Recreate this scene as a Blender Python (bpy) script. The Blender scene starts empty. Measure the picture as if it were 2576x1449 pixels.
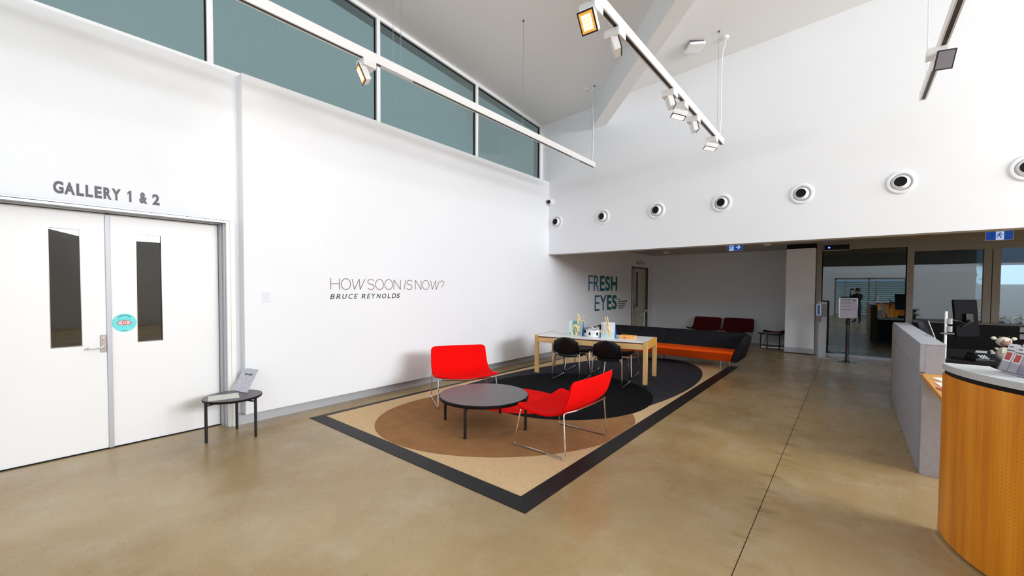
import bpy, bmesh, math, random
from mathutils import Vector, Matrix

random.seed(4)
PI = math.pi
scene = bpy.context.scene
COL = scene.collection

# ------------------------------------------------------------------ camera
W_PX, H_PX = 2576.0, 1449.0
F_PX, PP_Y = 1038.07, 752.72
EYE = 1.66
yaw, pitch, roll = math.radians(39.415), math.radians(-1.6027), math.radians(0.2987)
fwd = Vector((-math.sin(yaw) * math.cos(pitch), math.cos(yaw) * math.cos(pitch), math.sin(pitch)))
rgt = Vector((math.cos(yaw), math.sin(yaw), 0.0))
upv = rgt.cross(fwd)
rgt, upv = rgt * math.cos(roll) + upv * math.sin(roll), upv * math.cos(roll) - rgt * math.sin(roll)
cam_data = bpy.data.cameras.new('camera')
cam_data.sensor_fit = 'HORIZONTAL'
cam_data.sensor_width = 36.0
cam_data.lens = F_PX / W_PX * 36.0
cam_data.shift_y = (PP_Y - H_PX / 2) / W_PX
cam_data.clip_start = 0.02
cam = bpy.data.objects.new('camera', cam_data)
COL.objects.link(cam)
m3 = Matrix((rgt, upv, -fwd)).transposed()
cam.matrix_world = Matrix.Translation((0, 0, EYE)) @ m3.to_4x4()
scene.camera = cam

# ------------------------------------------------------------------ view, world, daylight
vs = scene.view_settings
vs.view_transform = 'Standard'
vs.look = 'None'
vs.gamma = 1.0
vs.use_curve_mapping = False
vs.exposure = -0.04
scene.display_settings.display_device = 'sRGB'
scene.cycles.max_bounces = 10
scene.cycles.diffuse_bounces = 6
scene.cycles.glossy_bounces = 4
scene.cycles.transparent_max_bounces = 12
scene.cycles.caustics_reflective = False
scene.cycles.caustics_refractive = False
scene.cycles.sample_clamp_indirect = 6.0

world = bpy.data.worlds.new('world')
scene.world = world
world.use_nodes = True
wn = world.node_tree.nodes
wn['Background'].inputs['Color'].default_value = (0.50, 0.78, 1.0, 1)
wn['Background'].inputs['Strength'].default_value = 1.15


def area_light(name, loc, aim, sx, sy, power, col):
    d = bpy.data.lights.new(name, 'AREA')
    d.shape = 'RECTANGLE'
    d.size, d.size_y, d.energy, d.color = sx, sy, power, col
    o = bpy.data.objects.new(name, d)
    COL.objects.link(o)
    o.location = loc
    o.rotation_euler = (Vector(aim) - Vector(loc)).to_track_quat('-Z', 'Y').to_euler()
    return o


# daylight entering by the tall glazing of the side and end walls behind the camera
area_light('daylight_side_glazing', (11.2, 4.2, 4.5), (-5.0, 3.4, 1.4), 7.2, 2.0, 1580, (0.91, 0.945, 0.985))
area_light('daylight_end_glazing', (0.8, -6.45, 5.35), (-1.2, 8.0, 4.2), 9.0, 1.5, 165, (0.56, 0.79, 1.0))


# ------------------------------------------------------------------ helpers
def lin(r, g, b):
    f = lambda c: (c / 12.92 if c <= 0.04045 else ((c + 0.055) / 1.055) ** 2.4)
    return (f(r / 255), f(g / 255), f(b / 255), 1)


MATS = {}


def mat(name, col, rough=0.5, metal=0.0, spec=0.5, noise=None, bump=None, emit=None, coat=0.0, stretch=None):
    """noise = (scale, amount), bump = (scale, strength), stretch = scale per axis of the object coordinates."""
    if name in MATS:
        return MATS[name]
    m = bpy.data.materials.new(name)
    m.use_nodes = True
    nt = m.node_tree
    b = nt.nodes['Principled BSDF']
    c = lin(*col)
    b.inputs['Base Color'].default_value = c
    b.inputs['Roughness'].default_value = rough
    b.inputs['Metallic'].default_value = metal
    b.inputs['Specular IOR Level'].default_value = spec
    b.inputs['Coat Weight'].default_value = coat
    if emit:
        b.inputs['Emission Color'].default_value = lin(*emit[0])
        b.inputs['Emission Strength'].default_value = emit[1]
    co = None
    if noise or bump:
        tc = nt.nodes.new('ShaderNodeTexCoord')
        mp = nt.nodes.new('ShaderNodeMapping')
        if stretch:
            mp.inputs['Scale'].default_value = stretch
        nt.links.new(tc.outputs['Object'], mp.inputs['Vector'])
        co = mp.outputs['Vector']
    if noise:
        n = nt.nodes.new('ShaderNodeTexNoise')
        n.inputs['Scale'].default_value = noise[0]
        n.inputs['Detail'].default_value = 6
        nt.links.new(co, n.inputs['Vector'])
        r = nt.nodes.new('ShaderNodeMapRange')
        r.inputs['From Min'].default_value = 0.3
        r.inputs['From Max'].default_value = 0.7
        r.inputs['To Min'].default_value = 1 - noise[1]
        r.inputs['To Max'].default_value = 1 + noise[1]
        nt.links.new(n.outputs['Fac'], r.inputs['Value'])
        v = nt.nodes.new('ShaderNodeVectorMath')
        v.operation = 'SCALE'
        v.inputs[0].default_value = c[:3]
        nt.links.new(r.outputs['Result'], v.inputs['Scale'])
        nt.links.new(v.outputs['Vector'], b.inputs['Base Color'])
    if bump:
        n = nt.nodes.new('ShaderNodeTexNoise')
        n.inputs['Scale'].default_value = bump[0]
        n.inputs['Detail'].default_value = 4
        nt.links.new(co, n.inputs['Vector'])
        bp = nt.nodes.new('ShaderNodeBump')
        bp.inputs['Strength'].default_value = bump[1]
        bp.inputs['Distance'].default_value = 0.01
        nt.links.new(n.outputs['Fac'], bp.inputs['Height'])
        nt.links.new(bp.outputs['Normal'], b.inputs['Normal'])
    MATS[name] = m
    return m


def glass_mat(name, tint, gloss, rough=0.0, gcol=(1, 1, 1, 1), top=0.9):
    if name in MATS:
        return MATS[name]
    m = bpy.data.materials.new(name)
    m.use_nodes = True
    nt = m.node_tree
    nt.nodes.clear()
    out = nt.nodes.new('ShaderNodeOutputMaterial')
    t = nt.nodes.new('ShaderNodeBsdfTransparent')
    t.inputs['Color'].default_value = tuple(tint) + (1,)
    g = nt.nodes.new('ShaderNodeBsdfGlossy')
    g.inputs['Roughness'].default_value = rough
    g.inputs['Color'].default_value = gcol
    fr = nt.nodes.new('ShaderNodeLayerWeight')
    fr.inputs['Blend'].default_value = 0.25
    mr = nt.nodes.new('ShaderNodeMapRange')
    mr.inputs['To Min'].default_value = gloss
    mr.inputs['To Max'].default_value = top
    nt.links.new(fr.outputs['Fresnel'], mr.inputs['Value'])
    mx = nt.nodes.new('ShaderNodeMixShader')
    nt.links.new(mr.outputs['Result'], mx.inputs['Fac'])
    nt.links.new(t.outputs[0], mx.inputs[1])
    nt.links.new(g.outputs[0], mx.inputs[2])
    nt.links.new(mx.outputs[0], out.inputs['Surface'])
    MATS[name] = m
    return m


def zaxis(d, hint=(0, 0, 1)):
    """rotation whose z axis is d"""
    z = Vector(d).normalized()
    h = Vector(hint)
    if abs(z.dot(h)) > 0.98:
        h = Vector((0, 1, 0))
    x = h.cross(z).normalized()
    y = z.cross(x)
    return Matrix((x, y, z)).transposed().to_4x4()


class MB:
    def __init__(self):
        self.v, self.f, self.uv = [], [], None

    def add(self, vs_, fs_, M=None):
        n = len(self.v)
        self.v += [tuple(M @ Vector(p)) if M is not None else tuple(p) for p in vs_]
        self.f += [tuple(i + n for i in f) for f in fs_]
        return self

    def box(self, x0, x1, y0, y1, z0, z1, M=None):
        vs_ = [(x0, y0, z0), (x1, y0, z0), (x1, y1, z0), (x0, y1, z0), (x0, y0, z1), (x1, y0, z1), (x1, y1, z1), (x0, y1, z1)]
        return self.add(vs_, [(3, 2, 1, 0), (4, 5, 6, 7), (0, 1, 5, 4), (1, 2, 6, 5), (2, 3, 7, 6), (3, 0, 4, 7)], M)

    def hexa(self, pts, M=None):
        """eight corners: bottom four, top four"""
        return self.add(pts, [(3, 2, 1, 0), (4, 5, 6, 7), (0, 1, 5, 4), (1, 2, 6, 5), (2, 3, 7, 6), (3, 0, 4, 7)], M)

    def prism(self, poly, z0, z1, M=None):
        n = len(poly)
        vs_ = [(p[0], p[1], z0) for p in poly] + [(p[0], p[1], z1) for p in poly]
        fs_ = [tuple(range(n - 1, -1, -1)), tuple(range(n, 2 * n))] + [(i, (i + 1) % n, n + (i + 1) % n, n + i) for i in range(n)]
        return self.add(vs_, fs_, M)

    def lathe(self, prof, n=32, M=None):
        """profile of (radius, z) turned round z; ends are capped where the radius is above zero"""
        vs_, fs_ = [], []
        for r, z in prof:
            for i in range(n):
                a = 2 * PI * i / n
                vs_.append((r * math.cos(a), r * math.sin(a), z))
        for k in range(len(prof) - 1):
            for i in range(n):
                j = (i + 1) % n
                fs_.append((k * n + i, k * n + j, (k + 1) * n + j, (k + 1) * n + i))
        if prof[0][0] > 1e-5:
            fs_.append(tuple(range(n - 1, -1, -1)))
        if prof[-1][0] > 1e-5:
            fs_.append(tuple((len(prof) - 1) * n + i for i in range(n)))
        return self.add(vs_, fs_, M)

    def tube(self, pts, r, n=10, closed=False, M=None, round_=0.0, taper=None):
        P_ = [Vector(p) for p in pts]
        if round_ > 0:
            P_ = fillet(P_, round_, closed)
        m = len(P_)
        vs_, fs_ = [], []
        prev = None
        for i in range(m):
            a = P_[(i - 1) % m] if (closed or i > 0) else P_[0]
            b = P_[(i + 1) % m] if (closed or i < m - 1) else P_[-1]
            t = (b - a).normalized()
            if prev is None:
                h = Vector((0, 0, 1)) if abs(t.z) < 0.9 else Vector((1, 0, 0))
                x = t.cross(h).normalized()
            else:
                x = (prev - t * prev.dot(t)).normalized()
            prev = x
            y = t.cross(x)
            rr = r if taper is None else taper[i] if len(taper) == m else r
            for k in range(n):
                an = 2 * PI * k / n
                vs_.append(P_[i] + (x * math.cos(an) + y * math.sin(an)) * rr)
        for i in range(m if closed else m - 1):
            j = (i + 1) % m
            for k in range(n):
                l = (k + 1) % n
                fs_.append((i * n + k, i * n + l, j * n + l, j * n + k))
        if not closed:
            fs_.append(tuple(range(n - 1, -1, -1)))
            fs_.append(tuple((m - 1) * n + k for k in range(n)))
        return self.add(vs_, fs_, M)

    def ball(self, c, rx, ry=None, rz=None, M=None, n=14):
        ry = rx if ry is None else ry
        rz = rx if rz is None else rz
        prof = [(math.sin(PI * i / (n // 2)), -math.cos(PI * i / (n // 2))) for i in range(n // 2 + 1)]
        T = Matrix.Translation(c) @ Matrix.Diagonal((rx, ry, rz, 1))
        return self.lathe([(max(r, 1e-4), z) for r, z in prof], n, (M @ T) if M is not None else T)

    def build(self, name, m, parent=None, smooth=False, bevel=0.0, seg=2, sub=0, M=None, angle=35):
        me = bpy.data.meshes.new(name)
        me.from_pydata(self.v, [], self.f)
        me.update()
        me.validate()
        if isinstance(m, str):
            m = MATS[m]
        me.materials.append(m)
        bm = bmesh.new()
        bm.from_mesh(me)
        bmesh.ops.recalc_face_normals(bm, faces=bm.faces)
        bm.to_mesh(me)
        bm.free()
        o = bpy.data.objects.new(name, me)
        COL.objects.link(o)
        if M is not None:
            o.matrix_world = M
        if parent:
            o.parent = parent
        if smooth:
            for p in me.polygons:
                p.use_smooth = True
            try:
                me.set_sharp_from_angle(angle=math.radians(angle))
            except Exception:
                pass
        if bevel:
            b = o.modifiers.new('edge', 'BEVEL')
            b.width, b.segments, b.limit_method = bevel, seg, 'ANGLE'
        if sub:
            s = o.modifiers.new('smooth', 'SUBSURF')
            s.levels = s.render_levels = sub
        return o


def fillet(P_, r, closed=False, n=5):
    out = []
    m = len(P_)
    for i in range(m):
        if not closed and i in (0, m - 1):
            out.append(P_[i])
            continue
        p, a, b = P_[i], P_[(i - 1) % m], P_[(i + 1) % m]
        la, lb = (a - p).length, (b - p).length
        q = min(r, la * 0.45, lb * 0.45)
        s, e = p + (a - p) / la * q, p + (b - p) / lb * q
        for k in range(n + 1):
            t = k / n
            out.append((1 - t) ** 2 * s + 2 * t * (1 - t) * p + t * t * e)
    return out


def tag(o, label=None, cat=None, group=None, kind=None):
    if label:
        o['label'] = label
    if cat:
        o['category'] = cat
    if group:
        o['group'] = group
    if kind:
        o['kind'] = kind
    return o


def thing(name, label, cat, loc=(0, 0, 0), rotz=0.0, group=None):
    o = bpy.data.objects.new(name, None)
    o.empty_display_size = 0.1
    COL.objects.link(o)
    o.location = loc
    o.rotation_euler = (0, 0, rotz)
    return tag(o, label, cat, group)


def struct(o, label):
    return tag(o, label, None, None, 'structure')


def copy_tree(o, parent=None):
    c = o.copy()
    COL.objects.link(c)
    c.parent = parent
    for ch in list(o.children):
        copy_tree(ch, c)
    return c


def text_mesh(body, width, height, shear=0.0, offset=0.0, extrude=0.001):
    cu = bpy.data.curves.new('lettering', 'FONT')
    cu.body, cu.shear, cu.offset = body, shear, offset
    cu.resolution_u = 6
    ob = bpy.data.objects.new('lettering_curve', cu)
    COL.objects.link(ob)
    dg = bpy.context.evaluated_depsgraph_get()
    me = bpy.data.meshes.new_from_object(ob.evaluated_get(dg))
    bpy.data.objects.remove(ob)
    bpy.data.curves.remove(cu)
    vs_ = [v.co.copy() for v in me.vertices]
    fs_ = [tuple(p.vertices) for p in me.polygons]
    bpy.data.meshes.remove(me)
    x0, x1 = min(v.x for v in vs_), max(v.x for v in vs_)
    y0, y1 = min(v.y for v in vs_), max(v.y for v in vs_)
    return [((v.x - x0) / (x1 - x0) * width, (v.y - y0) / (y1 - y0) * height, extrude) for v in vs_], fs_


def wall_frame(origin, ux, uy):
    """matrix: local x along ux, y along uy, z out of the wall"""
    ux, uy = Vector(ux).normalized(), Vector(uy).normalized()
    n = ux.cross(uy)
    M = Matrix((ux, uy, n)).transposed().to_4x4()
    return Matrix.Translation(origin) @ M


# ------------------------------------------------------------------ materials
mat('wall_paint', (240, 242, 246), 0.75, noise=(0.9, 0.012), bump=(160, 0.02))
mat('ceiling_paint', (238, 239, 239), 0.8, noise=(1.2, 0.012), bump=(120, 0.02))
mat('door_paint', (244, 244, 245), 0.4)
mat('trim_paint', (240, 239, 237), 0.45)
mat('aluminium', (176, 180, 188), 0.32, 0.85)
mat('aluminium_matte', (186, 188, 194), 0.5, 0.35)
mat('steel', (150, 140, 136), 0.32, 0.9)
mat('chrome', (232, 234, 238), 0.10, 1.0)
mat('black_rubber', (24, 22, 24), 0.45, spec=0.3, noise=(14, 0.1))
mat('black_metal', (22, 22, 24), 0.42)
mat('black_plastic', (10, 10, 12), 0.4, spec=0.3)
mat('black_gap', (6, 6, 7), 0.9)
mat('white_metal', (246, 246, 247), 0.35)
mat('white_plastic', (242, 243, 245), 0.35)
mat('grey_laminate', (92, 86, 90), 0.38)
mat('dark_laminate', (14, 13, 15), 0.5, spec=0.25)
mat('red_fabric', (236, 4, 2), 0.85, spec=0.12, noise=(55, 0.13), bump=(300, 0.25), stretch=(1, 1, 9))
mat('maroon_fabric', (88, 22, 26), 0.85, spec=0.12, noise=(55, 0.1), bump=(300, 0.2))
mat('charcoal_fabric', (36, 36, 40), 0.9, spec=0.12, noise=(80, 0.16), bump=(350, 0.25))
mat('orange_fabric', (255, 92, 16), 0.95, spec=0.12, noise=(75, 0.35), bump=(160, 0.5))
mat('rug_beige', (218, 186, 144), 0.97, spec=0.12, noise=(30, 0.07), bump=(420, 0.5))
mat('rug_brown', (160, 116, 76), 0.97, spec=0.12, noise=(7, 0.12), bump=(420, 0.5))
mat('rug_charcoal', (56, 56, 62), 0.97, spec=0.12, noise=(5, 0.16), bump=(420, 0.5))
mat('rug_black', (12, 13, 17), 0.97, spec=0.12, noise=(9, 0.15), bump=(420, 0.5))
mat('rug_red', (240, 8, 4), 0.97, spec=0.12, noise=(20, 0.05), bump=(420, 0.5))
mat('oak', (214, 172, 114), 0.45, noise=(9, 0.13), stretch=(1, 1, 0.12))
mat('oak_rail', (218, 180, 122), 0.45, noise=(9, 0.10), stretch=(0.12, 1, 1))
mat('white_laminate', (240, 240, 243), 0.3)
mat('letter_grey', (88, 86, 96), 0.5)
mat('letter_brown', (120, 86, 84), 0.5)
mat('letter_black', (18, 18, 20), 0.5)
mat('concrete', (160, 163, 172), 0.6, noise=(22, 0.07), bump=(90, 0.05))
mat('concrete_top', (196, 200, 204), 0.45, noise=(60, 0.08))
mat('paper_white', (240, 240, 246), 0.6)
mat('paper_print', (205, 204, 216), 0.6, noise=(60, 0.22))
mat('map_print', (222, 222, 214), 0.6, noise=(34, 0.2))
mat('plastic_blue', (20, 112, 200), 0.4)
mat('wood_pale', (238, 214, 164), 0.5)
mat('wood_tray', (236, 176, 92), 0.5, noise=(16, 0.08))
mat('sticker_turquoise', (110, 224, 226), 0.45, noise=(18, 0.05))
mat('sticker_red', (196, 60, 62), 0.5)
mat('sticker_pink', (246, 208, 210), 0.5)
mat('sticker_ink', (34, 96, 108), 0.5)
mat('exit_blue', (26, 84, 190), 0.4, emit=((26, 84, 190), 0.35))
mat('exit_white', (210, 226, 255), 0.4, emit=((190, 215, 255), 0.6))
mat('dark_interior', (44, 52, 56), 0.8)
mat('frame_taupe', (150, 142, 134), 0.45, 0.2)
mat('led_warm', (255, 226, 160), 0.4, emit=((255, 214, 132), 9.0))
mat('led_soft', (250, 226, 214), 0.4, emit=((255, 226, 205), 1.6))
mat('led_off', (120, 116, 124), 0.35)
mat('skin', (196, 150, 124), 0.5)
mat('cloth_dark', (40, 42, 48), 0.9)
mat('cloth_jeans', (44, 54, 78), 0.9)
mat('hair_dark', (26, 20, 18), 0.6)
mat('leaf_green', (62, 122, 44), 0.5, noise=(6, 0.25))
mat('leaf_dark', (30, 70, 36), 0.5, noise=(6, 0.3))
mat('lime', (160, 214, 60), 0.5)
mat('brochure_red', (196, 78, 72), 0.5)
mat('brochure_lilac', (196, 188, 214), 0.5)
mat('toy_cream', (206, 198, 184), 0.9, bump=(200, 0.3))
mat('toy_brown', (150, 112, 98), 0.9, bump=(200, 0.3))
mat('pale_blue_print', (206, 236, 240), 0.5, noise=(6, 0.06))
mat('teal_print', (112, 160, 156), 0.5, noise=(5, 0.1))
mat('sage_print', (176, 186, 170), 0.5, noise=(5, 0.08))
mat('steel_dark', (92, 86, 84), 0.18, 1.0)
mat('sensor_blue', (60, 80, 255), 0.3, emit=((70, 90, 255), 6.0))
mat('led_white', (255, 255, 255), 0.3, emit=((255, 255, 255), 2.0))
mat('screen_dark', (14, 15, 18), 0.2)
mat('outdoor_white', (226, 232, 240), 0.8)
mat('gate_cream', (226, 220, 200), 0.6)
glass_mat('clerestory_glass', (0.60, 0.595, 0.54), 0.04, top=0.45)
glass_mat('shopfront_glass', (0.65, 0.70, 0.72), 0.10, 0.0, (0.9, 0.97, 1.0, 1))
glass_mat('door_glass', (0.5, 0.48, 0.44), 0.05, top=0.35)
glass_mat('acrylic', (0.96, 0.96, 0.98), 0.03, top=0.4)


def floor_material():
    m = bpy.data.materials.new('polished_concrete')
    m.use_nodes = True
    nt = m.node_tree
    L = nt.links.new
    b = nt.nodes['Principled BSDF']
    tc = nt.nodes.new('ShaderNodeTexCoord')

    def noise(scale, detail, stretch=(1, 1, 1), rough=0.55):
        mp = nt.nodes.new('ShaderNodeMapping')
        mp.inputs['Scale'].default_value = stretch
        L(tc.outputs['Object'], mp.inputs['Vector'])
        n = nt.nodes.new('ShaderNodeTexNoise')
        n.inputs['Scale'].default_value = scale
        n.inputs['Detail'].default_value = detail
        n.inputs['Roughness'].default_value = rough
        L(mp.outputs[0], n.inputs['Vector'])
        return n.outputs['Fac']

    def ramp(fac, stops):
        r = nt.nodes.new('ShaderNodeValToRGB')
        e = r.color_ramp.elements
        e[0].position, e[0].color = stops[0]
        e[1].position, e[1].color = stops[-1]
        for p, c in stops[1:-1]:
            x = e.new(p)
            x.color = c
        L(fac, r.inputs['Fac'])
        return r.outputs['Color']

    def mix(fac, a, c, mode='MIX'):
        x = nt.nodes.new('ShaderNodeMix')
        x.data_type = 'RGBA'
        x.blend_type = mode
        if isinstance(fac, float):
            x.inputs[0].default_value = fac
        else:
            L(fac, x.inputs[0])
        for s, v in ((x.inputs[6], a), (x.inputs[7], c)):
            if isinstance(v, tuple):
                s.default_value = v
            else:
                L(v, s)
        return x.outputs[2]

    def mathn(op, a, c=0.0):
        x = nt.nodes.new('ShaderNodeMath')
        x.operation = op
        for s, v in ((x.inputs[0], a), (x.inputs[1], c)):
            if isinstance(v, (int, float)):
                s.default_value = v
            else:
                L(v, s)
        return x.outputs[0]

    base = ramp(noise(0.55, 8), [(0.30, lin(136, 112, 72)), (0.5, lin(164, 139, 95)), (0.72, lin(190, 168, 127))])
    warm = ramp(noise(0.9, 5, (1.0, 0.6, 1)), [(0.42, lin(170, 149, 112)), (0.62, lin(156, 123, 76))])
    c = mix(0.35, base, warm)
    pale = ramp(noise(1.7, 10, rough=0.7), [(0.48, (0, 0, 0, 1)), (0.80, (1, 1, 1, 1))])
    c = mix(mathn('MULTIPLY', pale, 0.55), c, lin(196, 184, 160))
    fine = ramp(noise(70, 8, rough=0.7), [(0.34, (0.90, 0.90, 0.90, 1)), (0.62, (1.04, 1.04, 1.04, 1))])
    c = mix(1.0, c, fine, 'MULTIPLY')
    speck = ramp(noise(120, 3), [(0.70, (0, 0, 0, 1)), (0.76, (1, 1, 1, 1))])
    c = mix(mathn('MULTIPLY', speck, 0.35), c, lin(216, 200, 166))
    # rusty stains creeping out of the joint, and a few scattered ones
    sep = nt.nodes.new('ShaderNodeSeparateXYZ')
    L(tc.outputs['Object'], sep.inputs[0])
    d = mathn('ABSOLUTE', mathn('ADD', sep.outputs['X'], 0.50))
    near = mathn('MAXIMUM', mathn('SUBTRACT', 1.0, mathn('MULTIPLY', d, 6.0)), 0.0)
    st = ramp(noise(3.4, 7, (0.55, 2.6, 1), 0.65), [(0.50, (0, 0, 0, 1)), (0.66, (1, 1, 1, 1))])
    c = mix(mathn('MULTIPLY', mathn('MULTIPLY', st, near), 0.75), c, lin(112, 78, 34))
    sc_ = ramp(noise(1.25, 9, (1.6, 1, 1), 0.72), [(0.70, (0, 0, 0, 1)), (0.76, (1, 1, 1, 1))])
    c = mix(mathn('MULTIPLY', sc_, 0.45), c, lin(128, 92, 48))
    L(c, b.inputs['Base Color'])
    rr = nt.nodes.new('ShaderNodeMapRange')
    rr.inputs['To Min'].default_value = 0.16
    rr.inputs['To Max'].default_value = 0.40
    L(noise(2.2, 6), rr.inputs['Value'])
    L(rr.outputs[0], b.inputs['Roughness'])
    b.inputs['Specular IOR Level'].default_value = 0.42
    bp = nt.nodes.new('ShaderNodeBump')
    bp.inputs['Strength'].default_value = 0.05
    bp.inputs['Distance'].default_value = 0.01
    L(noise(60, 5), bp.inputs['Height'])
    L(bp.outputs[0], b.inputs['Normal'])
    MATS['polished_concrete'] = m


floor_material()


def plywood_material():
    """orange veneer with vertical figure and small punched holes; UV: metres along the panel, metres up"""
    m = bpy.data.materials.new('perforated_plywood')
    m.use_nodes = True
    nt = m.node_tree
    L = nt.links.new
    b = nt.nodes['Principled BSDF']
    uv = nt.nodes.new('ShaderNodeUVMap')

    def noise(scale, st, detail=5):
        mp = nt.nodes.new('ShaderNodeMapping')
        mp.inputs['Scale'].default_value = st
        L(uv.outputs[0], mp.inputs['Vector'])
        n = nt.nodes.new('ShaderNodeTexNoise')
        n.inputs['Scale'].default_value = scale
        n.inputs['Detail'].default_value = detail
        L(mp.outputs[0], n.inputs['Vector'])
        return n.outputs['Fac']

    r = nt.nodes.new('ShaderNodeValToRGB')
    e = r.color_ramp.elements
    e[0].position, e[0].color = 0.30, lin(190, 108, 20)
    e[1].position, e[1].color = 0.70, lin(240, 166, 46)
    x = e.new(0.5)
    x.color = lin(228, 142, 22)
    L(noise(9, (1, 0.05, 1)), r.inputs['Fac'])
    # punched holes on a 22 mm grid
    mp = nt.nodes.new('ShaderNodeMapping')
    mp.inputs['Scale'].default_value = (1 / 0.022, 1 / 0.022, 1)
    L(uv.outputs[0], mp.inputs['Vector'])
    fr = nt.nodes.new('ShaderNodeVectorMath')
    fr.operation = 'FRACTION'
    L(mp.outputs[0], fr.inputs[0])
    sb = nt.nodes.new('ShaderNodeVectorMath')
    sb.operation = 'SUBTRACT'
    sb.inputs[1].default_value = (0.5, 0.5, 0.0)
    L(fr.outputs[0], sb.inputs[0])
    ln = nt.nodes.new('ShaderNodeVectorMath')
    ln.operation = 'LENGTH'
    L(sb.outputs[0], ln.inputs[0])
    lt = nt.nodes.new('ShaderNodeMath')
    lt.operation = 'LESS_THAN'
    lt.inputs[1].default_value = 0.085
    L(ln.outputs['Value'], lt.inputs[0])
    # the outer edge and the top band of the panel have no holes
    sp = nt.nodes.new('ShaderNodeSeparateXYZ')
    L(uv.outputs[0], sp.inputs[0])
    g1 = nt.nodes.new('ShaderNodeMath')
    g1.operation = 'GREATER_THAN'
    g1.inputs[1].default_value = 0.19
    L(sp.outputs['X'], g1.inputs[0])
    g2 = nt.nodes.new('ShaderNodeMath')
    g2.operation = 'LESS_THAN'
    g2.inputs[1].default_value = 1.03
    L(sp.outputs['Y'], g2.inputs[0])
    mu = nt.nodes.new('ShaderNodeMath')
    mu.operation = 'MULTIPLY'
    L(lt.outputs[0], mu.inputs[0])
    L(g1.outputs[0], mu.inputs[1])
    mv = nt.nodes.new('ShaderNodeMath')
    mv.operation = 'MULTIPLY'
    L(mu.outputs[0], mv.inputs[0])
    L(g2.outputs[0], mv.inputs[1])
    mx = nt.nodes.new('ShaderNodeMix')
    mx.data_type = 'RGBA'
    L(mv.outputs[0], mx.inputs[0])
    L(r.outputs[0], mx.inputs[6])
    mx.inputs[7].default_value = lin(130, 66, 12)
    L(mx.outputs[2], b.inputs['Base Color'])
    b.inputs['Roughness'].default_value = 0.42
    MATS['perforated_plywood'] = m


plywood_material()

# ------------------------------------------------------------------ the setting
def zc(x, y):
    return 5.46 - 0.085 * (y - 8.0) + 0.068 * (x + 5.75)


b = MB()
b.box(-6.4, -0.503, -11.0, 17.0, -0.12, 0.0)
b.box(-0.497, 12.0, -11.0, 17.0, -0.12, 0.0)
floor = struct(b.build('floor', 'polished_concrete'), 'polished olive tan concrete floor with a straight joint')
b = MB().box(-6.4, 12.0, -11.0, 17.0, -0.14, -0.007)
b.build('floor_joint', mat('joint_dark', (70, 56, 40), 0.9), floor)

b = MB()
b.box(-5.95, -5.64, -6.9, -0.35, 0, 4.15)
b.box(-5.95, -5.64, -0.35, 1.62, 2.43, 4.15)
b.box(-5.95, -5.64, 1.62, 1.80, 0, 4.15)
b.hexa([(-5.95, -6.9, 4.15), (-5.72, -6.9, 4.15), (-5.72, -0.70, 4.15), (-5.95, -0.70, 4.15),
        (-5.95, -6.9, 7.2), (-5.72, -6.9, 7.2), (-5.72, -0.70, 6.6), (-5.95, -0.70, 6.6)])
struct(b.build('wall_left', 'wall_paint'), 'white wall round the gallery doors')
b = MB()
b.box(-5.95, -5.50, 1.745, 12.80, 0.14, 4.13)
b.box(-5.95, -5.50, 12.80, 14.15, 2.36, 4.13)
b.box(-5.95, -5.50, 14.15, 14.85, 0.14, 4.13)
b.box(-5.95, -5.64, 1.80, 12.80, 0, 0.14)
b.box(-5.95, -5.64, 12.80, 14.85, 0, 0.14)
b.box(-5.95, -5.72, 12.80, 14.15, 0.14, 2.36)
struct(b.build('wall_gallery', 'wall_paint', bevel=0.004), 'long proud white display wall')
b = MB().box(-5.64, -5.62, 1.70, 12.78, 0.0, 0.138)
struct(b.build('baseboard_left', 'aluminium_matte'), 'recessed silver skirting under the display wall')

b = MB()
b.box(-5.95, 12.0, 8.034, 8.30, 2.444, 6.9)
struct(b.build('wall_back', 'wall_paint'), 'high white bulkhead wall above the hall opening')
b = MB()
b.hexa([(-6.0, -7.0, zc(-6.0, -7.0)), (12.0, -7.0, zc(12.0, -7.0)), (12.0, 8.2, zc(12.0, 8.2)), (-6.0, 8.2, zc(-6.0, 8.2)),
        (-6.0, -7.0, zc(-6.0, -7.0) + .2), (12.0, -7.0, zc(12.0, -7.0) + .2), (12.0, 8.2, zc(12.0, 8.2) + .2), (-6.0, 8.2, zc(-6.0, 8.2) + .2)])
struct(b.build('ceiling', 'ceiling_paint'), 'raked off-white ceiling')
d = Vector((0.728, -0.685)) * 7.5
A, B_ = Vector((-4.435, 8.05)), Vector((-4.07, 8.05))
q = [A, B_, B_ + d, A + d]
b = MB().hexa([(p.x, p.y, zc(p.x, p.y) - 0.475) for p in q] + [(p.x, p.y, zc(p.x, p.y) + 0.05) for p in q])
struct(b.build('trim_1', 'ceiling_paint'), 'boxed diagonal beam across the raked ceiling')
b = MB().box(-5.95, 12.0, 8.28, 13.22, 2.82, 3.0)
b.box(-5.95, 2.46, 13.22, 15.8, 2.82, 3.0)
struct(b.build('ceiling_hall', mat('hall_ceiling_paint', (205, 196, 188), 0.8)), 'flat low ceiling of the hall')
b = MB().box(-5.95, -0.70, 14.65, 14.85, 0, 2.82)
struct(b.build('wall_far', 'wall_paint'), 'plain wall closing the hall')
b = MB().box(-5.5, -1.327, 14.632, 14.65, 0, 0.15)
struct(b.build('baseboard_far', 'trim_paint', bevel=0.003), 'pale skirting along the hall end wall')
b = MB().box(-1.327, -0.71, 12.9, 14.65, 0.02, 2.70)
struct(b.build('wall_pier', 'wall_paint'), 'white pier panel beside the glass doors')
b = MB().box(-1.33, -0.715, 12.885, 12.9, 0.02, 0.148)
struct(b.build('baseboard_pier', 'aluminium_matte'), 'silver skirting on the white pier')
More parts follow.
